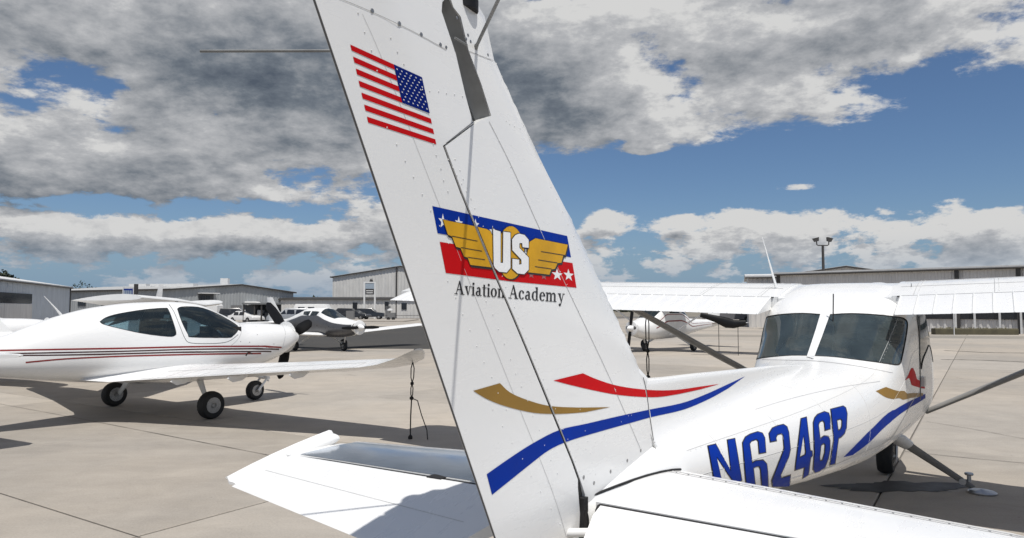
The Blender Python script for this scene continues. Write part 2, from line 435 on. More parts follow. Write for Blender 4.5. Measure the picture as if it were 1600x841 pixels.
# aerofoil
def foil(x, th, camber=0.02):
    yt = 5 * th * (0.2969 * math.sqrt(max(x, 0)) - 0.126 * x - 0.3516 * x * x + 0.2843 * x ** 3 - 0.1036 * x ** 4)
    p = .4; yc = camber / p ** 2 * (2 * p * x - x * x) if x < p else camber / (1 - p) ** 2 * (1 - 2 * p + 2 * p * x - x * x)
    return yc + yt, yc - yt
def wing_part(sections, c0, c1, th=0.12, camber=0.02, n=14, droop=0.0, bead=None):
    """sections: (y, xLE, xTE, zLE, zTE); covers chord fractions c0..c1; returns MB"""
    mb = MB(); prof = []
    for k in range(n + 1):
        q = k / n; q = q * q if c0 == 0 else q; prof.append(c0 + (c1 - c0) * q)
    V = []; m = 2 * (n + 1)
    for si, (y, xl, xt, zl, zt) in enumerate(sections):
        c = xl - xt; ring = []
        hb = bead[si] if bead else 0
        for q in prof:
            up, lo = foil(q, th, camber); dz = -droop * max(0, q - c0) * c if droop else 0
            ring.append((xl - q * c, y, zl + (zt - zl) * q + up * c + dz + hb))
        for q in reversed(prof):
            up, lo = foil(q, th, camber); dz = -droop * max(0, q - c0) * c if droop else 0
            ring.append((xl - q * c, y, zl + (zt - zl) * q + lo * c + dz))
        V += ring
    F = []
    for i in range(len(sections) - 1):
        for k in range(m):
            k2 = (k + 1) % m; F.append((i * m + k, i * m + k2, (i + 1) * m + k2, (i + 1) * m + k))
    F.append(tuple(range(m))[::-1]); F.append(tuple(range((len(sections) - 1) * m, len(sections) * m)))
    return mb.add(V, F)
def lerp_sections(secs, ys):
    out = []
    for y in ys:
        for a, b in zip(secs, secs[1:]):
            lo, hi = min(a[0], b[0]), max(a[0], b[0])
            if lo - 1e-9 <= y <= hi + 1e-9:
                t = (y - a[0]) / (b[0] - a[0]); out.append(tuple([y] + [a[i] + (b[i] - a[i]) * t for i in range(1, 5)])); break
    return out
def copy_tree(o, parent=None, skip=()):
    c = o.copy(); COL.objects.link(c); c.parent = parent
    for ch in list(o.children):
        if ch.name.split('.')[0] not in skip: copy_tree(ch, c, skip)
    return c
def wheel(parent, c, r, w, axis=(0, 1, 0), n=24):
    t = MB().lathe([(r * .55, -w / 2), (r * .86, -w / 2), (r * .97, -w * .3), (r, 0), (r * .97, w * .3), (r * .86, w / 2), (r * .55, w / 2)], c, axis, n).build('tyre', BLACK, parent, True)
    MB().lathe([(r * .56, -w * .50), (r * .50, -w * .46), (r * .40, -w * .36), (r * .20, -w * .38), (r * .16, -w * .62), (r * .16, w * .62), (r * .20, w * .38), (r * .40, w * .36), (r * .50, w * .46), (r * .56, w * .50)], c, axis, n).build('hub', METAL, t, True)
    return t
# ================================================================== ground
FWD, LEFT = heading_vec(R(33.2))
def concrete(name, base, slab=False):
    m, t, b, o = newmat(name)
    c = t.n.new('ShaderNodeTexCoord'); gm = t.n.new('ShaderNodeNewGeometry'); P = gm.outputs['Position']
    oi = t.n.new('ShaderNodeObjectInfo')
    big = t.noise(P, 0.16, 5, 0.6); mid = t.noise(P, 1.7, 7, 0.68, 0.6); fine = t.noise(P, 55, 4, 0.7)
    stain = t.noise(t.vmath('ADD', P, (31, 7, 0)), 0.7, 6, 0.66, 1.2)
    streak = t.noise(t.vmath('MULTIPLY', P, (0.5, 2.6, 1)), 1.1, 6, 0.7)
    v = t.math('ADD', t.math('MULTIPLY', t.math('SUBTRACT', big, .5), .5), t.math('MULTIPLY', t.math('SUBTRACT', mid, .5), .42))
    v = t.math('ADD', v, t.math('MULTIPLY', t.math('SUBTRACT', fine, .5), .50))
    v = t.math('ADD', v, t.math('MULTIPLY', t.math('SUBTRACT', streak, .5), .34))
    if slab: v = t.math('ADD', v, t.math('MULTIPLY', t.math('SUBTRACT', oi.outputs['Random'], .5), .22))
    br = t.math('ADD', 1.0, v)
    col = t.vmath('SCALE', t.mix(t.smooth(big, .35, .65), base, tuple(x * y for x, y in zip(base, (1.03, 1.0, .96)))), None, br)
    dark = t.smooth(stain, .63, .80)
    col = t.mix(t.math('MULTIPLY', dark, .45), col, tuple(x * .42 for x in base))
    pit = t.noise(P, 26.0, 2, .5)
    col = t.mix(t.math('MULTIPLY', t.smooth(pit, .70, .76), .5), col, tuple(x * .35 for x in base))
    # hairline cracks
    vor = t.n.new('ShaderNodeTexVoronoi'); vor.feature = 'DISTANCE_TO_EDGE'; vor.inputs['Scale'].default_value = 0.30
    t.link(t.vmath('ADD', P, t.vmath('SCALE', t.n.new('ShaderNodeTexNoise').outputs[1] if False else P, None, 0.0)), vor.inputs['Vector'])
    nz = t.n.new('ShaderNodeTexNoise'); nz.inputs['Scale'].default_value = 1.4; nz.inputs['Detail'].default_value = 5; t.link(P, nz.inputs['Vector'])
    t.link(t.vmath('ADD', P, t.vmath('SCALE', nz.outputs[1], None, 1.6)), vor.inputs['Vector'])
    crack = t.math('MULTIPLY', t.math('LESS_THAN', vor.outputs['Distance'], 0.0016), t.smooth(big, .50, .62))
    col = t.mix(t.math('MULTIPLY', crack, .55), col, (0.07, 0.065, 0.06))
    t.link(col, b.inputs['Base Color']); b.inputs['Roughness'].default_value = 0.85; b.inputs['Specular IOR Level'].default_value = 0.25
    bn = t.n.new('ShaderNodeBump'); bn.inputs['Strength'].default_value = 0.35; bn.inputs['Distance'].default_value = 0.01
    t.link(t.noise(P, 120, 3, 0.7), bn.inputs['Height']); t.link(bn.outputs[0], b.inputs['Normal'])
    return m
CONC = concrete('apron_concrete', (0.365, 0.333, 0.292), True)
CONC2 = concrete('far_concrete', (0.350, 0.322, 0.285))
FILLER = simple('joint_filler', (0.13, 0.12, 0.11), 0.9)
DIRT = simple('dry_ground', (0.20, 0.18, 0.145), 0.95, var=0.3, scale=0.05)
g = MB().add([(-3000, -400, -0.06), (3000, -400, -0.06), (3000, 4000, -0.06), (-3000, 4000, -0.06)], [(0, 1, 2, 3)]).build('ground', DIRT); tag(g, kind='structure')
bed = MB().add([(-95, -14, -0.028), (95, -14, -0.028), (110, 150, -0.028), (-110, 150, -0.028)], [(0, 1, 2, 3)]).build('apron', FILLER); tag(bed, kind='structure')
# concrete slabs with open joints
SL, SW, JG = 3.55, 4.5, 0.018
P0 = ground(0, 770); P0.z = 0                                   # a point on a joint that runs across the line of aircraft
Q0 = ground(340, 804); Q0.z = 0
slab_mb = MB(); b_ = .012
hx, hy = (SL - JG) / 2, (SW - JG) / 2
slab_mb.add([(-hx, -hy, -.03), (hx, -hy, -.03), (hx, hy, -.03), (-hx, hy, -.03), (-hx, -hy, -.006), (hx, -hy, -.006), (hx, hy, -.006), (-hx, hy, -.006),
             (-hx + b_, -hy + b_, 0), (hx - b_, -hy + b_, 0), (hx - b_, hy - b_, 0), (-hx + b_, hy - b_, 0)],
            [(0, 1, 5, 4), (1, 2, 6, 5), (2, 3, 7, 6), (3, 0, 4, 7), (4, 5, 9, 8), (5, 6, 10, 9), (6, 7, 11, 10), (7, 4, 8, 11), (8, 9, 10, 11)])
slab0 = slab_mb.build('concrete_slab', CONC, bed); slab_me = slab0.data
cells = []
fo = P0.dot(FWD); lo = Q0.dot(LEFT)
for i in range(-14, 44):
    for j in range(-26, 26):
        c = FWD * (fo + (i + .5) * SL) + LEFT * (lo + (j + .5) * SW)
        if abs(c.x) < 80 and -8 < c.y < 120: cells.append((c, i, j))
def in_view(c): return c.y > 1.0 and abs(c.x) < c.y * .78 + 4.0
near = sorted([q for q in cells if in_view(q[0])], key=lambda q: q[0].length)[:290]
nearset = {(q[1], q[2]) for q in near}
rot = math.atan2(FWD.y, FWD.x)
for k, (c, i, j) in enumerate(near):
    o = slab0 if k == 0 else slab0.copy()
    if k: COL.objects.link(o); o.parent = bed
    o.location = (c.x, c.y, random.uniform(-.0015, .0015)); o.rotation_euler = (random.uniform(-.0004, .0004), random.uniform(-.0004, .0004), rot)
rest = MB()
for c, i, j in cells:
    if (i, j) in nearset: continue
    u, w = FWD * hx, LEFT * hy
    rest.add([c - u - w, c + u - w, c + u + w, c - u + w], [(0, 1, 2, 3)])
tag(rest.build('concrete_slab', CONC2, bed), kind='stuff')

# ================================================================== the near high-wing aircraft
CO = Vector((0, 0, 0)); _cf, _cl = heading_vec(HEAD)
CO = -(_cf * -2.11 + _cl * -1.185)          # measured from the viewpoint
FR = Frame(CO, HEAD)
cessna = empty('high_wing_aircraft', CO, HEAD, 'white high-wing aircraft nearest the camera, flag and gold wings logo on its tall fin', 'aircraft')
XS = [-0.12, 0.0, .33, .69, 1.3, 2.0, 2.6, 3.2, 3.6, 3.79, 4.1, 4.37, 4.6, 4.9, 5.3, 5.7, 5.95, 6.2, 6.5, 7.0, 7.45, 7.6]
fW = pchip([-.12, 0, .33, .69, 2, 3, 3.8, 4.4, 5, 5.6, 6.2, 6.8, 7.4, 7.6], [.05, .065, .10, .145, .30, .42, .51, .578, .615, .645, .645, .55, .38, .30])
fT = pchip([-.12, 0, .33, .69, 1.3, 2, 2.6, 3.2, 3.6, 3.79, 4.1, 4.37, 4.6, 4.9, 5.3, 5.7, 5.95, 6.2, 6.5, 7, 7.45, 7.6], [1.07, 1.09, 1.14, 1.18, 1.195, 1.21, 1.235, 1.27, 1.305, 1.335, 1.50, 1.657, 1.79, 1.885, 1.938, 1.93, 1.85, 1.62, 1.36, 1.26, 1.14, 1.05])
fB = pchip([-.12, 0, .69, 2, 3, 4, 5, 6, 6.8, 7.4, 7.6], [.93, .915, .84, .69, .58, .49, .43, .42, .50, .62, .70])
fN = pchip([-.12, 1, 3, 3.8, 4.35, 4.7, 5.6, 6.5, 7.6], [2.0, 2.0, 2.2, 2.6, 3.0, 4.6, 4.6, 2.8, 2.4])
fM = pchip([-.12, 3, 3.8, 4.6, 5.6, 6.5, 7.6], [.5, .5, .50, .48, .46, .5, .5])
TS = 3.0
def cess_fus(x, t):
    y, z = superring(fW(x), fT(x), fB(x), fN(x), 2.5, fM(x))(t / TS)
    return (x, y, z)
FUS = Surf(cess_fus, .0, 7.6, 0, TS, 150, 84)
def par(surf, fr, px): return [surf.inv(fr, u, v) for u, v in px]
def mirror(pl): return [(a, TS - b) for a, b in pl]
rw_right = par(FUS, FR, smooth_poly([(1291, 492), (1330, 490), (1370, 492), (1404, 496), (1414, 499), (1418, 507), (1415, 530), (1409, 560), (1406, 568), (1398, 570), (1370, 566), (1342, 562.5), (1305, 558), (1269.5, 556)], 3))
# the rear window is symmetrical: mirror the pane on the photographed side
rw_left = mirror(rw_right)
def xz_poly(pts): 
    """side-window outline given as (x, z) on the +y or -y side"""
    out = []
    for x, z in pts:
        w, zt, zb, n, m = fW(x), fT(x), fB(x), fN(x), fM(x); zm = zb + (zt - zb) * m
        # find t in (.5,1) (the -y side) with this z
        lo, hi = .5, 1.0
        for _ in range(40):
            mid = (lo + hi) / 2
            if cess_fus(x, mid * TS)[2] > z: lo = mid
            else: hi = mid
        out.append((x, lo * TS))
    return out
door_win = xz_poly([(5.14, 1.17), (6.20, 1.17), (6.28, 1.24), (6.12, 1.42), (5.92, 1.62), (5.84, 1.66), (5.14, 1.66), (5.08, 1.60), (5.08, 1.24)])
shield = [(5.99, .5 * TS - .42), (6.42, .5 * TS - .60), (6.47, .5 * TS - .3), (6.48, .5 * TS), (6.47, .5 * TS + .3), (6.42, .5 * TS + .60), (5.99, .5 * TS + .42), (5.97, .5 * TS)]
holes = [dens_poly(h, .06) for h in (rw_right, rw_left, door_win, mirror(door_win), shield)]
P, bodyF, holeF = FUS.body(holes)
fus_o = ob('fuselage', orient(used(P, bodyF, 'fuselage')), WHITE, cessna)
RIV = simple('painted_rivet', (0.66, 0.66, 0.65), 0.4)
DARKSIDE = simple('grey_cabin_lining', (0.34, 0.35, 0.35), 0.8)
# thin lining inside the cabin
def shrink(P, k): return [(p[0], p[1] * k, 1.1 + (p[2] - 1.1) * k) for p in P]
lin = [f for f in bodyF if all(3.6 < P[i][0] < 6.5 for i in f)]
ob('cabin_lining', orient(used(shrink(P, .975), lin, 'cabin_lining')), DARKSIDE, cessna)
for k, (nm, gm) in enumerate((('rear_window', GLASS), ('rear_window', GLASS), ('door_window', GLASS), ('door_window', GLASS), ('windshield', GLASS))):
    ob(nm, orient(used(shrink(P, .998), holeF[k], nm)), gm, cessna)
MB().lathe([(.30, 0), (.31, .02), (.28, .05), (.1, .06)], (7.6, 0, .87), (1, 0, 0), 24).build('cowl_front', WHITE, cessna, True)
MB().lathe([(.13, 0), (.12, .08), (.08, .2), (.01, .27)], (7.66, 0, .93), (1, 0, 0), 20).build('spinner', WHITE, cessna, True)
for sgn in (1, -1):
    MB().tube([(7.72, 0, .93), (7.72, sgn * .05, .93 + sgn * .2), (7.73, sgn * .10, .93 + sgn * .52), (7.73, sgn * .14, .93 + sgn * .80)], [.03, .06, .07, .035], 10, flat=.2, up=(1, 0, 0)).build('propeller_blade', BLACKGLOSS, cessna, True)
# decal maker: outline in survey pixels, laid on the real surface
def decal_on(surf, fr, polys, name, mat, parent, off=.0012, step=.06, invert=False):
    pp = [dens_poly(par(surf, fr, dens_poly(q, 6)), step) for q in polys]
    Pn, F = surf.decal(pp, -off if invert else off, step)
    me = used(Pn, F, name); return ob(name, me, mat, parent)
def check_sign(surf, x, t):
    n = surf.normal(x, t); p = Vector(surf.fn(x, t)); return 1 if n.y * p.y > 0 else -1
SG = check_sign(FUS, 3.0, .75 * TS)
def fdecal(polys, name, mat, off=.0012, step=.06, parent=cessna): return decal_on(FUS, FR, polys, name, mat, parent, off * SG, step)
def crop7(p): return (1080 + p[0] / 2.992, 560 + p[1] / 2.992)
def crop5(p): return (700 + p[0] / 2.992, 560 + p[1] / 2.992)
def ribbon(px, w):
    P_ = [Vector(p) for p in px]; L_ = []; R_ = []
    for i, p in enumerate(P_):
        d = (P_[min(i + 1, len(P_) - 1)] - P_[max(i - 1, 0)]).normalized(); n = Vector((-d.y, d.x)) * (w[i] if isinstance(w, list) else w) / 2
        L_.append(p + n); R_.append(p - n)
    return L_ + R_[::-1]
# registration number: (letter strokes in survey crop coordinates)
REG = [
    [[(76, 410), (112, 402), (172, 500), (165, 383), (203, 376), (228, 545), (200, 560), (130, 440), (142, 520), (100, 520)]],
]
# letter outlines as seen: N, 6, 2, 4, 6, P
N_ = [(76, 410), (113, 401), (183, 524), (167, 382), (203, 375), (236, 570), (204, 590), (118, 463), (148, 600), (110, 600)]
S6 = [(238, 395), (252, 368), (275, 354), (310, 343), (332, 350), (343, 372), (348, 440), (316, 446), (311, 388), (303, 380), (280, 388), (272, 400), (276, 428), (284, 487), (300, 478), (335, 474), (352, 492), (357, 530), (362, 640), (262, 640), (252, 560)]
S6h = [(290, 512), (304, 505), (316, 505), (322, 520), (328, 600), (300, 600)]
T2 = [(362, 352), (378, 326), (400, 316), (430, 309), (447, 320), (455, 345), (463, 425), (455, 460), (418, 545), (420, 558), (464, 545), (458, 600), (378, 600), (374, 572), (425, 440), (432, 420), (427, 360), (418, 353), (402, 358), (395, 372), (398, 386), (368, 392)]
F4 = [(512, 282), (538, 275), (556, 430), (565, 432), (566, 455), (558, 462), (548, 545), (519, 562), (528, 510), (484, 524), (485, 505)]
F4h = [(524, 362), (533, 435), (530, 450), (506, 462)]
S6b = [(569, 300), (576, 278), (590, 262), (622, 249), (642, 256), (649, 278), (649, 330), (624, 338), (620, 300), (613, 292), (600, 298), (594, 312), (602, 375), (620, 362), (640, 364), (648, 382), (648, 425), (640, 470), (625, 510), (600, 528), (578, 536), (568, 520), (574, 440)]
S6bh = [(606, 405), (617, 396), (624, 402), (622, 440), (612, 475), (602, 478), (600, 462)]
P_ = [(651, 238), (710, 223), (722, 232), (728, 258), (725, 325), (716, 352), (700, 366), (688, 372), (672, 492), (646, 500), (664, 380)]
P_h = [(680, 290), (697, 284), (703, 292), (702, 318), (696, 332), (686, 336)]
def glyph(outer, hole=None):
    o_ = [crop7(p) for p in outer]
    cen = sum((Vector(p) for p in o_), Vector((0, 0))) / len(o_)
    return o_, ([crop7(p) for p in hole] if hole else None)
def offset_poly(poly, d):
    P2 = [Vector(p) for p in poly]; n = len(P2); area = sum(P2[i].x * P2[(i + 1) % n].y - P2[(i + 1) % n].x * P2[i].y for i in range(n)); sg = 1 if area > 0 else -1
    out = []
    for i in range(n):
        a, b, c = P2[i - 1], P2[i], P2[(i + 1) % n]; e1 = (b - a).normalized(); e2 = (c - b).normalized()
        n1 = Vector((e1.y, -e1.x)) * sg; n2 = Vector((e2.y, -e2.x)) * sg; m = (n1 + n2)
        m = m.normalized() if m.length > 1e-6 else n1
        k = min(1.8, 1 / max(.4, m.dot(n1))); out.append(b + m * d * k)
    return out
def holed(surf, fr, outer, hole, name, mat, parent, off, step):
    """decal with an opening"""
    pp = [dens_poly(par(surf, fr, dens_poly(q, 5)), step) for q in ([outer] + ([hole] if hole else []))]
    vo, fs = cdt(pp, grid_in(pp, step)); Pn = [Vector(surf.fn(q[0], q[1])) + surf.normal(q[0], q[1]) * off for q in vo]
    return ob(name, used(Pn, [f for f, ids in fs if 0 in ids and 1 not in ids], name), mat, parent)
for outer, hole in ((N_, None), (S6, S6h), (T2, None), (F4, F4h), (S6b, S6bh), (P_, P_h)):
    o_, h_ = glyph(outer, hole)
    a = holed(FUS, FR, offset_poly(o_, .75), offset_poly(h_, -.75) if h_ else None, 'registration_letter', INK, cessna, .0012 * SG, .04)
    holed(FUS, FR, offset_poly(o_, -.75), offset_poly(h_, .75) if h_ else None, 'letter_fill', BLUE, a, .0026 * SG, .04)
# side stripes (door): blue, ochre, red
fdecal([smooth_poly([crop7(p) for p in [(712, 462), (800, 372), (880, 292), (960, 232), (1040, 192), (1070, 177), (1094, 166)]], 4) + smooth_poly([crop7(p) for p in [(1094, 186), (1060, 208), (980, 258), (900, 325), (830, 395), (755, 452)]], 4)], 'side_stripe', BLUE)
fdecal([smooth_poly([crop7(p) for p in [(910, 134), (960, 152), (1010, 162), (1083, 162)]], 4) + smooth_poly([crop7(p) for p in [(1083, 176), (1020, 187), (960, 192), (910, 183), (862, 153)]], 4)], 'side_stripe', OCHRE)
fdecal([smooth_poly([crop7(p) for p in [(1036, 84), (1062, 98), (1090, 107)]], 4) + smooth_poly([crop7(p) for p in [(1092, 142), (1072, 138), (1048, 130), (998, 104)]], 4)], 'side_stripe', RED)
# door seam, panel lines, window rubber
def fline(px, w, name, mat, step=.08): return fdecal([ribbon([p for p in smooth_poly(px, 5)], w)], name, mat, .0016, step)
fline([(1436.5, 494), (1437, 530), (1437.5, 570), (1438, 600), (1438, 625)], 1.6, 'door_seam', SEAMM)
fline([(1262, 743), (1300, 728), (1350, 706), (1388, 688), (1408, 660), (1424, 630), (1437, 612)], .7, 'panel_line', FAINT)
fline([(1180, 640), (1240, 622), (1310, 606), (1375, 596)], .5, 'panel_line', FAINT)
fline([(1191, 562), (1230, 563), (1270, 564), (1310, 568), (1350, 574), (1395, 583)], .8, 'panel_line', FAINT)
def fus_pt(x, t, o_=.0008): p = Vector(cess_fus(x, t * TS)); n = FUS.normal(x, t * TS) * SG; return p + n * o_, n
seam = MB(); rvf = MB()
LSEAM = simple('paint_shade_seam', (0.58, 0.58, 0.57), .45)
for x_ in (1.02, 1.75, 2.5, 3.3):
    seam.tube([fus_pt(x_, .52 + k * .012, .0004)[0] for k in range(36)], .0016, 4, cap=False)
    for k in range(42): p, n = fus_pt(x_ + .018, .525 + k * .0100, 0); rvf.lathe([(.0034, 0), (.0026, .0012)], p, n, 5)
for t_ in (.64, .74, .84):
    seam.tube([fus_pt(.75 + k * .11, t_, .0004)[0] for k in range(40)], .0014, 4, cap=False)
    for k in range(88): p, n = fus_pt(.78 + k * .048, t_ + .006, 0); rvf.lathe([(.0030, 0), (.0024, .0011)], p, n, 5)
seam.build('lap_seam', LSEAM, cessna); tag(rvf.build('rivet', RIV, cessna), kind='stuff')
def rim(hole, name, w=.016):
    """rubber seal along an opening"""
    mb = MB(); pts = [Vector(cess_fus(a, b)) for a, b in hole]; pts.append(pts[0]); mb.tube(pts, w / 2, 6, cap=False); return mb.build(name, GAP, cessna, True)
fdecal([ribbon([(1266, 560), (1279, 524), (1291, 488)], 9)], 'window_post', WHITE, .006)
rim(holes[0], 'window_seal', .010); rim(holes[1], 'window_seal', .010); rim(holes[2], 'window_seal', .012); rim(holes[3], 'window_seal', .012)
MB().add([(5.10, -.648, 1.02), (5.20, -.652, 1.02), (5.20, -.652, 1.10), (5.10, -.648, 1.10), (5.10, -.610, 1.02), (5.20, -.610, 1.02), (5.20, -.610, 1.10), (5.10, -.610, 1.10)], [(0, 1, 2, 3), (4, 7, 6, 5), (0, 4, 5, 1), (3, 2, 6, 7), (0, 3, 7, 4), (1, 5, 6, 2)]).build('door_handle', METAL, cessna)
# cabin
for y in (-.27, .27):
    s_ = MB(); s_.box((5.25, y, .86), (.5, .44, .16)); s_.box((5.03, y, 1.16), (.13, .42, .52)); s_.box((5.02, y, 1.47), (.09, .26, .12))
    o = s_.build('seat', DARKIN, cessna); bv = o.modifiers.new('bevel', 'BEVEL'); bv.width = .04; bv.segments = 3
pn = MB().box2((6.18, -.52, 1.0), (6.26, .52, 1.28)); pn.build('instrument_panel', BLACK, cessna)
for y in (-.27, .27): MB().tube([(5.98, y - .13, 1.2), (5.96, y - .16, 1.08), (5.95, y, 1.02), (5.96, y + .16, 1.08), (5.98, y + .13, 1.2)], .014, 8).build('control_wheel', BLACK, cessna, True)
MB().box2((3.9, -.45, .80), (6.1, .45, .84)).build('cabin_floor', DARKIN, cessna)
# fuselage details
MB().tube([FR.at(1301, 575, 'y', -.06) - Vector((0, 0, .02)), FR.at(1301, 572, 'y', -.06) + Vector((0, 0, .03)), FR.at(1301, 572, 'y', -.06) + Vector((0, 0, .11))], [.030, .018, .007], 10).build('antenna_base', BLACK, cessna, True)
_b = FR.at(1301, 570, 'y', -.06)
MB().tube([_b, _b + Vector((.02, -.015, .58))], .0048, 6).build('whip_antenna', BLACK, cessna)

# ---- wings
WS = [(0, 5.85, 4.2, 1.86, 1.65), (2.6, 5.85, 4.2, 1.935, 1.725), (4.9, 5.52, 4.24, 2.00, 1.80), (5.05, 5.40, 4.32, 2.00, 1.81)]
for sgn in (1, -1):
    sec = lerp_sections(WS, [.46, 1.2, 2.0, 2.6, 3.4, 4.2, 4.9, 5.05]); sec = [(sgn * s_[0],) + s_[1:] for s_ in sec]
    w_ = wing_part(sec, 0, .715, .12, .02, 18).build('wing', WHITE, cessna, True)
    # riveted seams across and along the wing skin
    sm = MB()
    def wpt(y, q, dz=.0015):
        s_ = lerp_sections(WS, [abs(y)])[0]; c = s_[1] - s_[2]; return Vector((s_[1] - q * c, y, s_[3] + (s_[4] - s_[3]) * q + foil(q, .12)[0] * c + dz))
    for y in (.62, 1.18, 2.6, 3.5, 4.3, 4.88): sm.tube([wpt(sgn * y, q) for q in (.02, .06, .12, .2, .3, .4, .5, .6, .70)], .0022, 4, cap=False)
    for q in (.30, .50): sm.tube([wpt(sgn * y, q) for y in (.5, 1.2, 2.0, 2.6, 3.4, 4.2, 4.88)], .0020, 4, cap=False)
    sm.build('skin_seam', FAINT, w_)
    rv = MB()
    for y in (.65, 1.21): 
        for k in range(22):
            p = wpt(sgn * y, .05 + k * .03, .001); rv.lathe([(.004, 0), (.003, .002)], p, (0, 0, 1), 5)
    tag(rv.build('rivet', SCREW, w_), kind='stuff')
    MB().tube([wpt(sgn * y, .7185, -.004) for y in (.5, 1.2, 2.0, 2.6, 3.4, 4.2, 4.88)], .005, 6).build('flap_gap', GAP, w_)
    for nm, y0, y1, dr in (('flap', .52, 2.58, .035), ('aileron', 2.60, 4.88, .0)):
        ys = []; hb = []; y = y0
        while y < y1 - .001:
            for dy, hgt in ((0, .0), (.007, .008), (.014, 0)):
                if y + dy < y1: ys.append(y + dy); hb.append(hgt)
            y += .128 if nm == 'flap' else .115
        ys.append(y1); hb.append(0)
        sec = [(sgn * s_[0],) + s_[1:] for s_ in lerp_sections(WS, ys)]
        wing_part(sec, .722, 1.0, .12, .02, 5, droop=dr, bead=hb).build(nm, WHITE, cessna)
    MB().tube([(6.30, sgn * .57, .66), (6.02, sgn * 1.5, 1.18), (5.72, sgn * 2.45, 1.74)], [.050, .055, .050], 14, flat=.5, up=(0, 1, 1)).build('wing_strut', GREYP, cessna, True)
    pass
# centre section roof over the cabin
ctr = wing_part([(-.47,) + WS[0][1:], (0,) + WS[0][1:], (.47,) + WS[0][1:]], 0, .715, .12, .02, 18).build('centre_section', WHITE, cessna, True)
_r = FR.at(1213, 446, 'y', .62)
a0 = FR.at(1213, 449, 'x', 5.05); a1 = FR.at(1191, 371, 'x', 4.9)
MB().tube([a0, a0.lerp(a1, .1), a1], [.03, .022, .006], 8, flat=.45, up=(0, 1, 0)).build('blade_antenna', WHITE, cessna, True)
MB().lathe([(.09, 0), (.085, .012), (.04, .022)], (5.55, -.25, 1.925), (0, 0, 1), 16).build('fuel_cap', WHITE, cessna, True)
MB().tube([FR.at(1424, 451, 'x', 5.0), FR.at(1424, 443, 'x', 5.0)], .004, 5).build('vent_pin', METAL, cessna)

# ---- landing gear
disc = FR.at(1535, 771, 'z', 0); root = Vector((5.35, -.42, .50))
leg = MB().tube([root, root.lerp(disc, .15), disc + Vector((0, .08, .045))], [.062, .050, .034], 12, flat=.30, up=(0, .6, 1)).build('main_gear_leg', GREYP, cessna, True)
MB().lathe([(.115, 0), (.118, .012), (.10, .022), (.03, .03), (.02, .036)], (disc.x, disc.y, .002), (0, 0, 1), 26).build('axle_plate', METAL, leg, True)
cp = root.lerp(disc, .84) + Vector((0, 0, .03))
k_ = MB().lathe([(.018, 0), (.018, .06)], cp, (0, 0, 1), 10); k_.lathe([(.034, .06), (.038, .07), (.034, .08)], cp, (0, 0, 1), 14); k_.lathe([(.03, -.03), (.03, 0)], cp + Vector((-.02, .05, 0)), (1, 0, 0), 10)
k_.build('brake_cylinder', METAL, leg, True)
MB().tube([root + Vector((0, .06, .05)), root, root.lerp(disc, .10)], [.10, .09, .06], 14, flat=.55, up=(0, .6, 1)).build('leg_fairing', WHITE, leg, True)
lroot = Vector((5.35, .42, .50)); lw = Vector((5.5, 1.08, .21))
MB().tube([lroot, lw], [.07, .035], 12, flat=.3, up=(0, .6, 1)).build('main_gear_leg', GREYP, cessna, True)
wheel(cessna, lw + Vector((0, .05, 0)), .21, .15)
nw = FR.at(1385, 740, 'z', 0)
wheel(cessna, Vector((nw.x, nw.y, .185)), .185, .145)
fk = MB(); fk.tube([(nw.x + .1, nw.y, .62), (nw.x + .03, nw.y, .40)], .03, 10); fk.tube([(nw.x + .03, nw.y - .10, .40), (nw.x, nw.y - .095, .185)], .016, 8); fk.tube([(nw.x + .03, nw.y + .10, .40), (nw.x, nw.y + .095, .185)], .016, 8); fk.box((nw.x + .03, nw.y, .40), (.06, .22, .03))
fk.build('nose_fork', METAL, cessna, True)

# ---- fin and rudder: slabs with a real section, cut from surveyed outlines
YP = -.045
def xz_at(px, y): return [(lambda q: (q.x, q.z))(FR.at(u, v, 'y', y)) for u, v in px]
def xz(px):
    out = []
    for u, v in px:
        q = FR.at(u, v, 'y', YP)
        if HALF_READY:
            for _ in range(5): q = FR.at(u, v, 'y', -half(q.x, q.z))
        out.append((q.x, q.z))
    return out
HALF_READY = False
hinge_px = [(694, 228), (720.5, 300), (762, 402), (804, 500), (829, 560), (874, 670), (895, 722), (905, 750)]
hinge = xz(hinge_px)
def hx_at(z):
    H = hinge
    for a, b in zip(H, H[1:]):
        if b[1] <= z <= a[1]: t = (z - a[1]) / (b[1] - a[1]); return a[0] + (b[0] - a[0]) * t
    if z > H[0][1]: s_ = (H[1][0] - H[0][0]) / (H[1][1] - H[0][1]); return H[0][0] + s_ * (z - H[0][1])
    s_ = (H[-1][0] - H[-2][0]) / (H[-1][1] - H[-2][1]); return H[-1][0] + s_ * (z - H[-1][1])
te = xz_at([(493, 0), (775, 841)], -.004)
def te_at(z): return te[0][0] + (te[1][0] - te[0][0]) * (z - te[0][1]) / (te[1][1] - te[0][1])
le_px = [(730, -34), (745, 5), (757, 26), (772, 95), (802, 160), (845, 252), (893, 345), (950, 470), (1005, 590)]
le_ = xz_at(le_px, 0.0)
def le_at(z):
    for a, b in zip(le_, le_[1:]):
        if b[1] <= z <= a[1]: t = (z - a[1]) / (b[1] - a[1]); return a[0] + (b[0] - a[0]) * t
    if z > le_[0][1]: return le_[0][0]
    s_ = (le_[-1][0] - le_[-2][0]) / (le_[-1][1] - le_[-2][1]); return le_[-1][0] + s_ * (z - le_[-1][1])
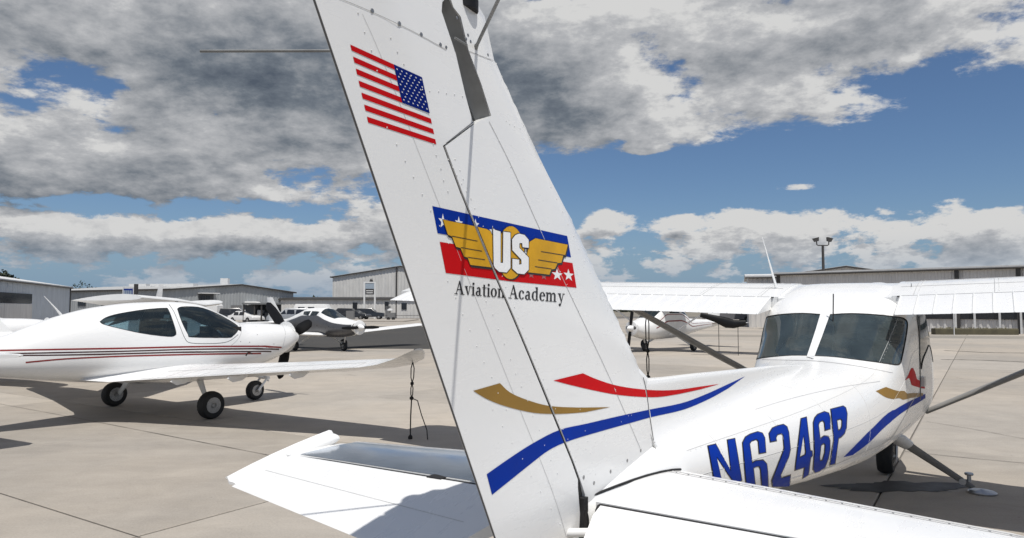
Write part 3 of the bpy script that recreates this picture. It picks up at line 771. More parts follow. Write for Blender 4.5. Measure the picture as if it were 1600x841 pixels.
def half(x, z):
    hxx = hx_at(z) + (0 if z < hinge[0][1] else .0)
    TH = .052 - .010 * (z - 1.1)
    if x <= hxx: q = (hxx - x) / max(.05, hxx - te_at(z)); return TH * (1 - q) + .004 * q if q < 1 else .004
    lx = le_at(z) + max(0, 1.44 - z) * 3.0
    q = min(1, (x - hxx) / max(.05, lx - hxx)); return TH * math.sqrt(max(0, 1 - q ** 2.6)) + .0005
HALF_READY = True
def slab_from(outline, name, mat, parent, half_fn, step=.05, smooth=True):
    pl = dens_poly(outline, step); vo, fs = cdt([pl], grid_in([pl], step)); F = [f for f, i in fs if i]
    ids = sorted({i for f in F for i in f}); mp = {k: n for n, k in enumerate(ids)}; n = len(ids)
    V = [(vo[i][0], -half_fn(*vo[i]), vo[i][1]) for i in ids] + [(vo[i][0], half_fn(*vo[i]), vo[i][1]) for i in ids]
    FF = [tuple(mp[i] for i in f) for f in F]; edges = {}
    for f in FF:
        for a, b in zip(f, f[1:] + f[:1]): edges[(a, b)] = 1
    rim_ = [(b, a, a + n, b + n) for (a, b) in edges if (b, a) not in edges]
    me = mesh(name, V, FF + [tuple(i + n for i in f[::-1]) for f in FF] + rim_, False)
    bm = bmesh.new(); bm.from_mesh(me); bmesh.ops.recalc_face_normals(bm, faces=bm.faces); bm.to_mesh(me); bm.free()
    me.polygons.foreach_set('use_smooth', [True] * len(me.polygons)); me.set_sharp_from_angle(angle=R(40))
    return ob(name, me, mat, parent)
GP = 2.6     # hinge gap in survey pixels
ch_left = [(744, 190), (738.5, 190), (727, 148), (711.8, 83), (697, 39), (690, 18), (691, 4), (697, -4)]
ch_right = [(697, -4), (704, -2), (708.8, 12), (720, 26), (732.6, 80), (752, 131), (767.7, 181)]
top_z = 2.56
rudder_out = [(te_at(.80), .80), (-.105, .80)] + xz([(907, 841), (906, 800), (903, 762)]) + [(a, b) for a, b in xz([(u - 2.0, v) for u, v in hinge_px[::-1]])] + xz([(742, 191)] + ch_left[1:]) + [(xz([(697, -4)])[0][0] - .01, top_z), (te_at(2.5) + .12, 2.53), (te_at(2.46) + .01, 2.47)] + [te[0], te[1]]
rudder = slab_from(rudder_out, 'rudder', WHITE, cessna, half, .05)
fin_out = xz([(u + 2.0, v + .6) for u, v in hinge_px]) + xz([(914, 772)]) + [(0.02, .98), (.62, 1.06)] + xz([(1022, 690), (1010, 612)]) + le_[::-1] + [(le_[0][0] - .03, top_z + .01), (xz([(697, -4)])[0][0] + .005, top_z + .01)] + xz(ch_right) + xz([(746, 191)])
fin = slab_from(fin_out, 'vertical_fin', WHITE, cessna, half, .05)
# recessed channel between fin and rudder horn
def chan():
    L_ = [FR.at(u, v, 'y', -.04) for u, v in [(745, 189), (728, 148), (713, 83), (698, 39), (691, 18), (694, -2)]]
    R_ = [FR.at(u, v, 'y', -.04) for u, v in [(767, 181), (752, 131), (732.6, 80), (719, 26), (709, 12), (703, -2)]]
    V = []; m = 9
    for a, b in zip(L_, R_):
        for k in range(m):
            q = k / (m - 1); p = a.lerp(b, q); V.append((p.x, p.y + .035 * math.sin(math.pi * q) ** .7 + .004, p.z))
    F = [(i * m + k, i * m + k + 1, (i + 1) * m + k + 1, (i + 1) * m + k) for i in range(len(L_) - 1) for k in range(m - 1)]
    o = ob('hinge_channel', mesh('hinge_channel', V, F, True), GREYM, cessna)
    ob('channel_light_stop', mesh('channel_light_stop', [(x_, .036, z_) for x_, y_, z_ in V], F, True), WHITE, o)  # added unseen back plate, keeps sun from leaking through the channel
    return o
chn = chan()
p_ = FR.at(722, 65, 'y', -.045); MB().tube([p_ + Vector((-.030, 0, 0)), p_ + Vector((.020, 0, -.004))], .0035, 8).build('hinge_pin', GREYM, chn, True)
# black tube painting the shade seen in the hinge gap
sp = MB(); hp = [Vector((x_, 0, z_)) for x_, z_ in hinge]
sp.tube([hp[0] + Vector((0, 0, 0))] + hp[1:] + [Vector((-.01, 0, 1.06))], [half(x_, z_) - .0035 for x_, z_ in hinge] + [.040], 16); sp.build('hinge_gap_shade', GAP, cessna, True)
sp = MB(); sp.box((-.012, 0, 1.0), (.03, .12, .17)); sp.build('tail_bulkhead', GAP, cessna)
MB().tube([(-.10, .06, .985), (-.085, -.02, .985), (-.06, -.14, 1.0)], .014, 10).build('elevator_torque_tube', WHITE, cessna, True)
# fin-cap and rudder-cap seams, caps stand slightly proud
def fin_patch(polys_px, off, name, mat, parent, step=.05, clip=True):
    """flat print or thin sheet on the starboard face of fin and rudder"""
    polys = [dens_poly([(q[0], q[1]) for q in xz(dens_poly(p, 8))], step) for p in polys_px]
    vo, fs = cdt(polys, grid_in(polys, step))
    P_ = [(q[0], -half(q[0], q[1]) - off, q[1]) for q in vo]
    F = []
    for f, ids in fs:
        if not ids: continue
        cx = sum(vo[i][0] for i in f) / len(f); cz = sum(vo[i][1] for i in f) / len(f)
        F.append(f)
    me = used(P_, F, name); return ob(name, me, mat, parent)
GAPW = 2.2
def split_by_hinge(poly):
    """cut a survey polygon into its rudder side and its fin side, leaving the gap open"""
    def clip(pts, side):
        def d(p):   # signed pixel distance from the hinge line (positive = fin side)
            v = p[1]; H = hinge_px
            for a, b in zip(H, H[1:]):
                if a[1] <= v <= b[1]: return p[0] - (a[0] + (b[0] - a[0]) * (v - a[1]) / (b[1] - a[1]))
            if v < H[0][1]: return -50 if p[0] < 745 else 50
            return p[0] - H[-1][0]
        out = []; n = len(pts)
        for i in range(n):
            a, b = pts[i], pts[(i + 1) % n]; da = side * d(a) - GAPW; db = side * d(b) - GAPW
            if da >= 0: out.append(a)
            if (da >= 0) != (db >= 0): t = da / (da - db); out.append((a[0] + (b[0] - a[0]) * t, a[1] + (b[1] - a[1]) * t))
        return out
    dp = [(p[0], p[1]) for p in dens_poly(poly, 3)]
    return [q for q in (clip(dp, -1), clip(dp, 1)) if len(q) > 2]
def print_(polys_px, off, name, mat, step=.06):
    """print on the fin and/or the rudder; each half belongs to its own part"""
    for side, parent in ((0, rudder), (1, fin)):
        pl = []
        for p in polys_px:
            for q in split_by_hinge(p):
                cx = sum(a[0] for a in q) / len(q); cv = sum(a[1] for a in q) / len(q)
                hh = np.interp(cv, [h_[1] for h_ in hinge_px], [h_[0] for h_ in hinge_px])
                if cv < 228: hh = 745
                if (cx > hh) == bool(side): pl.append(q)
        if pl: fin_patch(pl, off, name, mat, parent, step)
def sline(px, w, name, mat=SEAMM, off=.0008): print_([ribbon(smooth_poly(px, 4), w)], off, name, mat, .08)

# flag (canton towards the nose)
FQ = [(546.9, 69.8), (658.9, 121), (681.5, 225.9), (575.1, 191.7)]
def bil(a, b): 
    t_ = Vector(FQ[0]).lerp(Vector(FQ[1]), a); u_ = Vector(FQ[3]).lerp(Vector(FQ[2]), a); return tuple(t_.lerp(u_, b))
for k in range(0, 13, 2):
    x1 = .61 if k < 7 else 1.0
    print_([[bil(0, k / 13), bil(x1, k / 13), bil(x1, (k + 1) / 13), bil(0, (k + 1) / 13)]], .0008, 'flag_stripe', RED)
print_([[bil(.605, 0), bil(1, 0), bil(1, 7 / 13), bil(.605, 7 / 13)]], .0012, 'flag_canton', NAVY)
def star(cx, cy, r, ax=(1, 0), ay=(0, 1), rot0=-90):
    out = []
    for k in range(10):
        t_ = R(rot0 + 36 * k); q = r if k % 2 == 0 else r * .40; a, b = math.cos(t_) * q, math.sin(t_) * q
        out.append((cx + a * ax[0] + b * ay[0], cy + a * ax[1] + b * ay[1]))
    return out
st = []
for row in range(9):
    n_ = 6 if row % 2 == 0 else 5
    for c_ in range(n_):
        a = .605 + .395 * ((c_ * 2 + (1 if row % 2 == 0 else 2)) / 12); b = 7 / 13 * (row + 1) / 10
        p = bil(a, b); st.append(star(p[0], p[1], 1.75, (.9, .35), (.25, 1)))
print_(st, .0018, 'flag_star', DWHITE, .2)

# academy logo, crop coordinates -> survey pixels
def L4(pts): return [(640 + a / 4.207, 300 + b / 4.207) for a, b in pts]
print_([L4([(148, 93), (1035, 290), (1060, 430), (183, 272)])], .0008, 'logo_band', BLUE)
print_([L4([(197, 328), (640, 400), (1070, 468), (1096, 630), (660, 588), (237, 533)])], .0008, 'logo_band', RED)
for q in (star(218, 195, 52, (.62, .13), (.05, 1)), star(322, 205, 44, (.62, .13), (.05, 1)), star(432, 215, 40, (.6, .13), (.05, 1)), star(545, 262, 40, (.6, .13), (.05, 1)), star(968, 545, 42, (.9, .12), (.05, 1)), star(1043, 548, 42, (.85, .12), (.05, 1))):
    print_([L4(q)], .0013, 'logo_star', DWHITE)
SG_ = simple('grey_vinyl', (0.30, 0.10, 0.10), 0.4)
for q in (star(797, 545, 26, (.9, .12), (.05, 1)), star(880, 555, 26, (.9, .12), (.05, 1))): print_([L4(q)], .0013, 'logo_star', SG_)
LW = [(215, 183), (430, 228), (500, 245), (525, 258), (545, 300), (548, 498), (395, 480), (376, 431), (352, 424), (330, 369), (300, 361), (273, 292), (247, 282)]
RW = [(775, 372), (785, 328), (822, 306), (1035, 348), (1017, 420), (1005, 419), (993, 466), (968, 468), (951, 506), (927, 510), (914, 544), (770, 528), (760, 450)]
def shift(pts, dx, dy): return [(a + dx, b + dy) for a, b in pts]
circ = [(660 + 88 * math.cos(R(k * 12)), 400 + 174 * math.sin(R(k * 12))) for k in range(30)]
print_([L4(shift(LW, 6, 16)), L4(shift(RW, 8, 12)), L4(shift(circ, 8, 8))], .0018, 'logo_shadow', INK)
print_([L4(offset_poly(LW, 3.5)), L4(offset_poly(RW, 3.5)), L4(offset_poly(circ, 3.5))], .0022, 'logo_outline', INK)
print_([L4(LW), L4(RW), L4(circ)], .0027, 'logo_wing', GOLD)
for ln in ([(274, 291), (440, 324)], [(330, 366), (470, 390)], [(378, 430), (490, 446)], [(858, 392), (1018, 418)], [(840, 447), (966, 467)], [(818, 491), (928, 507)]):
    print_([L4(ribbon(ln, 5))], .0032, 'logo_feather_line', INK)
U_ = [(541, 240), (553, 250), (590, 262), (590, 466), (606, 468), (608, 262), (655, 268), (655, 500), (630, 530), (580, 525), (545, 492)]
S_ = [(688, 284), (712, 275), (748, 284), (775, 316), (775, 368), (735, 364), (732, 336), (714, 338), (714, 368), (775, 432), (775, 512), (745, 541), (702, 536), (668, 505), (668, 440), (712, 446), (712, 478), (728, 476), (727, 446), (668, 384), (666, 312)]
print_([L4(offset_poly(U_, 5))], .0037, 'logo_letter_outline', INK); print_([L4(offset_poly(S_, 5))], .0037, 'logo_letter_outline', INK)
print_([L4(U_)], .0042, 'logo_letter', DWHITE); print_([L4(S_)], .0042, 'logo_letter', DWHITE)

# serif lettering "Aviation Academy", drawn as strokes on an em grid (x right, y up, x-height 46, cap height 68)
def st_(x0, y0, x1, y1, w0, w1=None):
    w1 = w0 if w1 is None else w1; return [(x0 - w0 / 2, y0), (x0 + w0 / 2, y0), (x1 + w1 / 2, y1), (x1 - w1 / 2, y1)]
def bx_(x0, y0, x1, y1): return [(x0, y0), (x1, y0), (x1, y1), (x0, y1)]
def arc(cx, cy, rx, ry, a0, a1, wx, wy):
    o_ = []; i_ = []; n = 10
    for k in range(n + 1):
        t_ = R(a0 + (a1 - a0) * k / n); o_.append((cx + rx * math.cos(t_), cy + ry * math.sin(t_))); i_.append((cx + (rx - wx) * math.cos(t_), cy + (ry - wy) * math.sin(t_)))
    return o_ + i_[::-1]
GL = {
 'A': (66, [st_(33, 68, 11, 0, 7, 4), st_(32, 70, 53, 0, 7, 14), bx_(17, 22, 44, 27), bx_(0, 0, 22, 4), bx_(40, 0, 66, 4)]),
 'v': (46, [st_(10, 46, 24, 0, 13, 5), st_(36, 46, 24, 0, 4, 4), bx_(0, 42, 21, 46), bx_(29, 42, 45, 46)]),
 'i': (24, [bx_(6, 0, 17, 46), bx_(0, 0, 23, 4), bx_(1, 42, 17, 46), arc(11.5, 60, 7, 7, 0, 360, 6.8, 6.8)]),
 'a': (46, [bx_(24, 4, 35, 34), arc(22, 32, 13, 14, 0, 160, 10, 5), arc(20, 13, 17, 14, 90, 300, 11, 5), bx_(18, 22, 30, 27), arc(37, 8, 8, 8, 180, 330, 6, 4)]),
 't': (30, [bx_(7, 6, 18, 60), bx_(0, 42, 28, 46), arc(19, 9, 12, 10, 180, 320, 11, 5)]),
 'o': (46, [arc(22, 23, 21, 24, 0, 360, 12, 4)]),
 'n': (52, [bx_(6, 0, 17, 46), bx_(0, 0, 22, 4), bx_(0, 42, 16, 46), arc(28, 32, 14, 15, 0, 150, 11, 6), bx_(31, 0, 42, 33), bx_(26, 0, 48, 4)]),
 'c': (40, [arc(21, 23, 20, 24, 50, 325, 12, 4), arc(31, 36, 6, 6, 0, 360, 5.8, 5.8)]),
 'd': (50, [bx_(29, 2, 40, 68), bx_(24, 64, 40, 68), bx_(36, 0, 46, 4), arc(20, 23, 19, 24, 60, 300, 12, 4), bx_(18, 42, 30, 47), bx_(18, -1, 30, 3)]),
 'e': (42, [arc(21, 23, 20, 24, 10, 318, 12, 4), bx_(10, 24, 40, 28)]),
 'm': (80, [bx_(6, 0, 17, 46), bx_(0, 0, 22, 4), bx_(0, 42, 16, 46), arc(27, 32, 14, 15, 0, 150, 11, 6), bx_(30, 0, 41, 33), bx_(25, 0, 46, 4), arc(52, 32, 14, 15, 0, 150, 11, 6), bx_(55, 0, 66, 33), bx_(50, 0, 72, 4)]),
 'y': (46, [st_(10, 46, 25, 2, 13, 5), st_(37, 46, 19, -14, 4, 5), bx_(0, 42, 21, 46), bx_(30, 42, 46, 46), arc(14, -13, 7, 7, 0, 360, 6, 6)]),
 ' ': (20, [])}
def word(txt, org, ux, uy, scale):
    x = 0; res = []
    for ch in txt:
        w, polys = GL[ch]; res += [(ch, [[(org[0] + ((x + a) * ux[0] + b * uy[0]) * scale, org[1] + ((x + a) * ux[1] + b * uy[1]) * scale) for a, b in p] for p in polys])]
        x += w
    return res
tot = sum(GL[c][0] for c in 'Aviation Academy')
for ch, polys in word('Aviation Academy', (293, 672), (1, .078), (.03, -1.28), 725 / tot):
    if polys: print_([L4(p) for p in polys], .0010, 'title_letter', INK, .2)

# tail stripes; they run on over the dorsal fin
gold_px = smooth_poly([crop5(p) for p in [(242, 116), (290, 160), (370, 195), (470, 222), (600, 230), (758, 228)]], 4) + smooth_poly([crop5(p) for p in [(640, 252), (520, 260), (400, 255), (270, 225), (180, 190), (117, 152)]], 4)
print_([gold_px], .0009, 'tail_stripe', OCHRE, .05)
red_all = smooth_poly([crop5(p) for p in [(630, 70), (700, 100), (800, 130), (940, 148), (1060, 148), (1180, 132), (1268, 120)]], 4) + smooth_poly([crop5(p) for p in [(1180, 145), (1050, 172), (950, 182), (800, 172), (680, 150), (580, 127), (492, 104)]], 4)
blue_all = smooth_poly([crop5(p) for p in [(1388, 84), (1300, 125), (1200, 170), (1090, 210), (940, 240), (800, 270), (650, 305), (520, 335), (400, 395), (290, 465), (180, 542)]], 4) + smooth_poly([crop5(p) for p in [(205, 638), (290, 570), (390, 490), (470, 430), (560, 388), (700, 345), (850, 303), (950, 275), (1100, 240), (1220, 190), (1310, 140)]], 4)
SEAMX = 1016.0
def seam_d(p): return (1005 + (p[1] - 590) * 16 / 98) - p[0]
def clipx(poly, x0, keep_left):
    out = []; n = len(poly); sg_ = 1 if keep_left else -1
    for i in range(n):
        a, b = poly[i], poly[(i + 1) % n]; da, db = sg_ * seam_d(a), sg_ * seam_d(b)
        if da >= 0: out.append(tuple(a))
        if (da >= 0) != (db >= 0): t_ = da / (da - db); out.append((a[0] + (b[0] - a[0]) * t_, a[1] + (b[1] - a[1]) * t_))
    return out
print_([clipx(red_all, SEAMX, True)], .0009, 'tail_stripe', RED, .05)
print_([clipx(blue_all, SEAMX, True)], .0009, 'tail_stripe', BLUE, .05)
# dorsal fin: thin ridge flaring into the fuselage
d_top = pchip([.45, .52, 1.2, 2.06, 2.7, 3.3, 3.6], [1.46, 1.425, 1.395, 1.36, 1.335, 1.30, 1.28])
def dors(x, q):     # q 0 at the ridge, 1 at the foot (starboard side), -1..0 port side
    zt_ = d_top(x); a = abs(q); zb_ = fT(x) - .01 - .22 * fW(x) * .3
    zf = zt_ + (min(zb_, zt_ - .02) - zt_) * a; wide = .03 + .22 * fW(x) * a ** 4 + .10 * max(0, x - 1.5) * a ** 1.2 / 2
    y = (.012 * min(1, a * 8) ** .5 + wide * a ** 1.5 * (.35 + .65 * a)) * (-1 if q > 0 else 1)
    return (x + .33 * (zt_ - zf) * max(0, 1 - (x - .505) / .9), y, zf)
DOR = Surf(dors, .455, 3.6, -1, 1, 60, 40)
P, bF, _h = DOR.body([]); dorsal = ob('dorsal_fin', orient(used(P, bF, 'dorsal_fin')), WHITE, cessna)
SD = 1 if DOR.normal(1.5, .6).y < 0 else -1
for poly, m_ in ((red_all, RED), (blue_all, BLUE)):
    decal_on(DOR, FR, [clipx(poly, SEAMX, False)], 'tail_stripe', m_, dorsal, .0012 * SD, .05)
sline([(1005, 590), (1010, 612), (1015, 650), (1021, 688)], 1.0, 'fin_seam')
# seams, caps and fasteners on the tail
sline([(520, -6), (560, 10), (605, 30), (650, 52), (697, 78)], 1.1, 'cap_seam', FAINT)
sline([(732, 80), (750, 87), (771, 95)], 1.1, 'cap_seam', FAINT)
sline([(764, 190), (800, 262), (845, 362), (893, 465), (950, 585), (1000, 700)], .7, 'skin_seam', FAINT)
sline([(566, 22), (600, 100), (690, 330), (790, 585), (860, 760), (885, 840)], .45, 'skin_seam', FAINT)
sline([(740, 190), (697, 224)], 1.2, 'horn_seam', SEAMM)
# dark trailing-edge bead of the rudder
MB().tube([(te_at(z_) + .001, 0, z_) for z_ in (.80, 1.2, 1.6, 2.0, 2.40)], .0032, 8).build('trailing_edge', simple('grey_edge', (.10, .10, .10), .5), rudder, True)
# screws and rivets
def screws(px, r, name='screw', mat=SCREW, parent=fin):
    mb = MB()
    for u, v in px:
        p = Vector((xz([(u, v)])[0][0], 0, xz([(u, v)])[0][1])); hh_ = half(p.x, p.z); mb.lathe([(r, 0), (r * .9, .0010), (r * .3, .0018)], (p.x, -hh_, p.z), (0, -1, 0), 8)
    return mb.build(name, mat, parent, True)
for u, v in ((581.6, 17), (624, 37), (658, 54), (688, 70)): screws([(u, v)], .006, parent=rudder)
for u, v in ((714, 28), (728, 61), (731, 55), (735, 65), (743, 76), (762, 86), (697, 74)): screws([(u, v)], .0048, parent=fin)
rng = random.Random(3)
def rivet_line(a, b, n, jit=1.2): return [(a[0] + (b[0] - a[0]) * k / n + rng.uniform(-jit, jit), a[1] + (b[1] - a[1]) * k / n + rng.uniform(-jit, jit)) for k in range(n + 1)]
rl = rivet_line((560, 20), (590, 110), 3) + rivet_line((605, 200), (700, 380), 7) + rivet_line((700, 440), (790, 640), 8) + rivet_line((700, 250), (735, 310), 5) + rivet_line((610, 60), (640, 120), 3) + rivet_line((676, 225), (700, 300), 4) + rivet_line((760, 470), (870, 740), 12) + rivet_line((770, 640), (875, 820), 7) + rivet_line((660, 140), (722, 150), 5)
o = screws(rl, .0020, 'rivet', RIV, rudder); tag(o, kind='stuff')
rl = rivet_line((712, 250), (760, 370), 8) + rivet_line((765, 385), (905, 735), 22) + rivet_line((775, 100), (1000, 600), 26, .8) + rivet_line((770, 200), (1000, 690), 24, 1.0) + rivet_line((915, 700), (1000, 640), 6) + rivet_line((790, 190), (812, 200), 3) + rivet_line((905, 640), (930, 740), 6)
o = screws(rl, .0019, 'rivet', RIV, fin); tag(o, kind='stuff')
for u, v in ((912, 745), (928, 754), (954, 736), (980, 719), (1001, 703), (1023, 692)): screws([(u, v + 1)], .007, parent=fin)
# beacon on the fin top
bt = FR.at(722, 6, 'y', 0)
bc = MB().lathe([(.045, -.02), (.045, .01), (.040, .014), (.040, .02)], (bt.x, 0, top_z - .03), (0, 0, 1), 20).build('beacon', BLACKGLOSS, cessna, True)
MB().lathe([(.036, 0), (.036, .05), (.02, .075), (.002, .08)], (bt.x, 0, top_z - .01), (0, 0, 1), 16).build('beacon_lens', RED, bc, True)
# navigation antenna rods
rb = FR.at(745, 71, 'y', -.03)
rod_r = FR.at(787, -18, 'y', -.37)
MB().tube([rb + Vector((0, .01, -.012)), rb.lerp(rod_r, .03), rod_r], [.010, .0048, .0040], 8).build('antenna_rod', GREYM, cessna, True)
rod_l = FR.at(313, 80, 'y', .66)
MB().tube([rb + Vector((0, .07, .0)), rod_l], .0045, 8).build('antenna_rod', GREYM, cessna, True)

# ---- tailplane
ZS = 1.038
TSx = [(.085, .70, -.50, ZS, ZS), (1.40, .435, -.305, ZS, ZS), (1.44, .36, -.29, ZS, ZS)]
for sgn in (1, -1):
    def secs(ys, y0=None): return [(sgn * s_[0],) + s_[1:] for s_ in lerp_sections(TSx, ys)]
    st_ys = [.085, .3, .6, .9, 1.2, 1.44]
    stab = wing_part(secs(st_ys), 0, .575, .070, 0, 16).build('stabilizer', WHITE, cessna, True)
    if sgn == 1:
        # bare polished skin panel between the painted leading edge and the hinge
        V = []; qs = [.06 + k * .51 / 8 for k in range(9)]; ys = [.10, .4, .7, 1.0, 1.37]
        for y in ys:
            s_ = lerp_sections(TSx, [y])[0]; c = s_[1] - s_[2]
            for q in qs: V.append((s_[1] - q * c, y, ZS + foil(q, .070, 0)[0] * c + .0015))
        F = [(i * 9 + k, i * 9 + k + 1, (i + 1) * 9 + k + 1, (i + 1) * 9 + k) for i in range(4) for k in range(8)]
        tag(ob('skin_panel', mesh('skin_panel', V, F, True), POLISH, stab), 'bare polished metal skin reflecting the sky')
    # elevator: inboard edge cut away for the rudder, trailing edge drooped
    el = MB(); rows = [(.115, 0), (.25, 0), (.6, 0), (1.0, 0), (1.38, 0), (1.40, 0)]
    esec = []
    for y, _ in rows: esec.append(secs([y])[0])
    m_ = wing_part(esec, .598, 1.0, .070, 0, 8, droop=.19)
    m_.v = [(p[0], p[1] if abs(p[1]) > .2 else p[1] + sgn * max(0, -.06 - p[0]) * .28, p[2]) for p in m_.v]
    ev = m_.build('elevator', WHITE, cessna, True)
    # black strip standing in for the hinge gap's shadow, and hinge bracket
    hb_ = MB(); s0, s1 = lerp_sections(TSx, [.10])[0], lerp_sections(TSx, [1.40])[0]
    hb_.tube([(s0[1] - .583 * (s0[1] - s0[2]), sgn * .10, ZS), (s1[1] - .583 * (s1[1] - s1[2]), sgn * 1.40, ZS)], [.031, .019], 10); hb_.build('elevator_gap_shade', GAP, stab, True)
    if sgn == 1:
        q_ = FR.at(689, 743, 'z', ZS + .03); MB().box((q_.x - .02, q_.y, ZS + .018), (.045, .07, .025)).build('hinge_bracket', GAP, stab)
    # tip fairing
    tp = MB(); Vt = []; m = 14
    prof = [(.285, .018, .046), (.27, .026, .044), (.20, .030, .030), (.08, .029, .010), (-.05, .025, -.013), (-.17, .018, -.036), (-.24, .012, -.050), (-.275, .006, -.056)]
    for x_, hh_, dz_ in prof:
        for k in range(m):
            t_ = 2 * math.pi * k / m; Vt.append((x_, sgn * (1.452 + .035 * math.cos(t_)), ZS + dz_ + hh_ * math.sin(t_) + (.018 if math.cos(t_) > .3 else 0)))
    Ft = [(i * m + k, i * m + (k + 1) % m, (i + 1) * m + (k + 1) % m, (i + 1) * m + k) for i in range(len(prof) - 1) for k in range(m)] + [tuple(range(m)), tuple(range((len(prof) - 1) * m, len(prof) * m))]
    tp.add(Vt, Ft).build('tip_fairing', WHITE, cessna, True)
    # skin seam on the elevator and stabilizer
    sm = MB()
    def tpt(y, q, dz=.001, droop=.19):
        s_ = lerp_sections(TSx, [y])[0]; c = s_[1] - s_[2]; return (s_[1] - q * c, sgn * y, ZS + foil(q, .070, 0)[0] * c - droop * max(0, q - .598) * c + dz)
    sm.tube([tpt(y, .80) for y in (.26, .6, 1.0, 1.38)], .0012, 4, cap=False); sm.build('skin_seam', LSEAM, ev)
    sm = MB(); sm.tube([tpt(y, .10, .001) for y in (.12, .5, 1.0, 1.39)], .0015, 4, cap=False); sm.tube([tpt(y, .13, .001) for y in (.12, .5, 1.0, 1.39)], .0010, 4, cap=False); sm.build('skin_seam', FAINT, stab)
    rv = MB()
    for k in range(25): rv.lathe([(.0035, 0), (.003, .0015)], tpt(.15 + k * .05, .115, .0005), (0, 0, 1), 6)
    tag(rv.build('rivet', SCREW, stab), kind='stuff')
    # root gap against the fuselage
# tail fairing along the stabilizer root: dark gap
def fus_side_y(x, z):
    lo, hi = .5, .75
    for _ in range(30):
        mid = (lo + hi) / 2
        if cess_fus(x, mid * TS)[2] > z: lo = mid
        else: hi = mid
    return cess_fus(x, lo * TS)[1]
_rg = []
for x_ in (.0, .1, .2, .3, .4, .5, .58, .64):
    s_ = TSx[0]; c_ = s_[1] - s_[2]; z_ = ZS + foil((s_[1] - x_) / c_, .070, 0)[0] * c_ + .003; _rg.append((x_, fus_side_y(x_, z_) - .002, z_))
MB().tube(_rg, .0045, 6).build('root_gap', GAP, cessna, True)

# ================================================================== parked low-wing aircraft on the left
O2 = Vector((-5.8, 11.77, 0)); H2 = R(33.5); F2 = Frame(O2, H2)
low = empty('low_wing_aircraft', O2, H2, 'white low-wing aircraft with dark pinstripes and black propeller, large at the left', 'aircraft', 'low-wing aircraft parked in the line')
gW = pchip([-4.3, -3.5, -2.3, -1.5, -.5, .3, 1.0, 1.6, 2.4, 2.62], [.05, .13, .28, .43, .56, .585, .56, .50, .41, .33])
gT = pchip([-4.3, -3.5, -2.9, -2.25, -1.86, -1.48, -.99, -.4, .19, .6, 1.09, 1.51, 2.0, 2.47, 2.62], [1.12, 1.16, 1.21, 1.31, 1.46, 1.60, 1.72, 1.79, 1.81, 1.78, 1.60, 1.44, 1.425, 1.38, 1.28])
gB = pchip([-4.3, -3.5, -2.3, -1.6, -.7, .5, 1.6, 2.2, 2.5, 2.62], [.96, .88, .75, .65, .56, .52, .60, .76, .93, 1.02])
gN = pchip([-4.3, 1.2, 1.8, 2.62], [2.1, 2.2, 2.5, 2.3])
gM = pchip([-4.3, -2, 0, 1.5, 2.62], [.5, .42, .36, .45, .5])
def low_fus(x, t):
    y, z = superring(gW(x), gT(x), gB(x), gN(x), 2.3, gM(x))(t / TS); return (x, y, z)
LS = Surf(low_fus, -4.3, 2.62, 0, TS, 130, 72)
w1 = par(LS, F2, smooth_poly([(156, 503), (166, 496), (187, 490), (225, 484), (256, 481.5), (263, 484), (270, 502), (275, 519), (273, 524.5), (262, 526), (222, 521), (185, 513), (162, 507), (156, 503)], 3)[:-1])
w2 = par(LS, F2, smooth_poly([(277, 483), (284, 479.5), (310, 480), (332, 487), (354, 498), (371, 509), (372, 516), (364, 525), (354, 528), (300, 527), (294, 523), (284, 503), (277, 483)], 3)[:-1])
holes2 = [dens_poly(h, .08) for h in (w1, mirror(w1), w2, mirror(w2))]
P, bodyF, holeF = LS.body(holes2)
ob('fuselage', orient(used(P, bodyF, 'fuselage')), WHITE, low)
lin = [f for f in bodyF if all(-1.9 < P[i][0] < 1.6 for i in f)]
P_in = [(p[0], p[1] * .97, 1.1 + (p[2] - 1.1) * .97) for p in P]
ob('cabin_lining', orient(used(P_in, lin, 'cabin_lining')), simple('charcoal_lining', (.11, .115, .12), .85), low)
for k in range(4):
    nm = 'side_window' if k < 2 else 'canopy_window'
    ob(nm, orient(used([(p[0], p[1] * .998, 1.1 + (p[2] - 1.1) * .998) for p in P], holeF[k], nm)), GLASS_MID, low)
for h in holes2:
    mb = MB(); pts = [Vector(low_fus(a, b)) for a, b in h]; pts.append(pts[0]); mb.tube(pts, .004, 6, cap=False); mb.build('window_seal', GAP, low, True)
SG2 = check_sign(LS, 0, .75 * TS)
def d2(px, w, name, mat, off=.0016): return decal_on(LS, F2, [ribbon(smooth_poly(px, 4), w)], name, mat, low, off * SG2, .08)
d2([(-10, 548), (100, 546), (200, 544.3), (300, 542), (400, 541.3), (440, 543)], 2.5, 'pinstripe', MAROON)
d2([(-10, 553.2), (100, 551), (200, 549), (300, 546.2), (400, 545.2), (436, 546)], 2.2, 'pinstripe', BROWNL)
d2([(30, 555.5), (100, 555), (200, 552.8), (300, 550.3), (400, 549), (424, 549.5)], 2.1, 'pinstripe', BROWNL)
d2([(40, 566.5), (60, 564.5), (100, 561), (150, 558.3), (200, 556.3), (300, 553.8), (408, 552.4)], 2.4, 'pinstripe', MAROON)
d2([(264, 476), (272, 488), (281, 510), (289, 529), (298, 536), (330, 537), (356, 534), (372, 523)], .8, 'door_seam', SEAMM)
d2([(374, 506), (377, 518), (372, 530), (360, 541)], .6, 'panel_line', FAINT)
d2([(384, 556), (388, 551), (394, 553)], 2.2, 'maker_mark', INK)
d2([(441, 508), (446, 522), (441, 545)], .6, 'panel_line', FAINT)
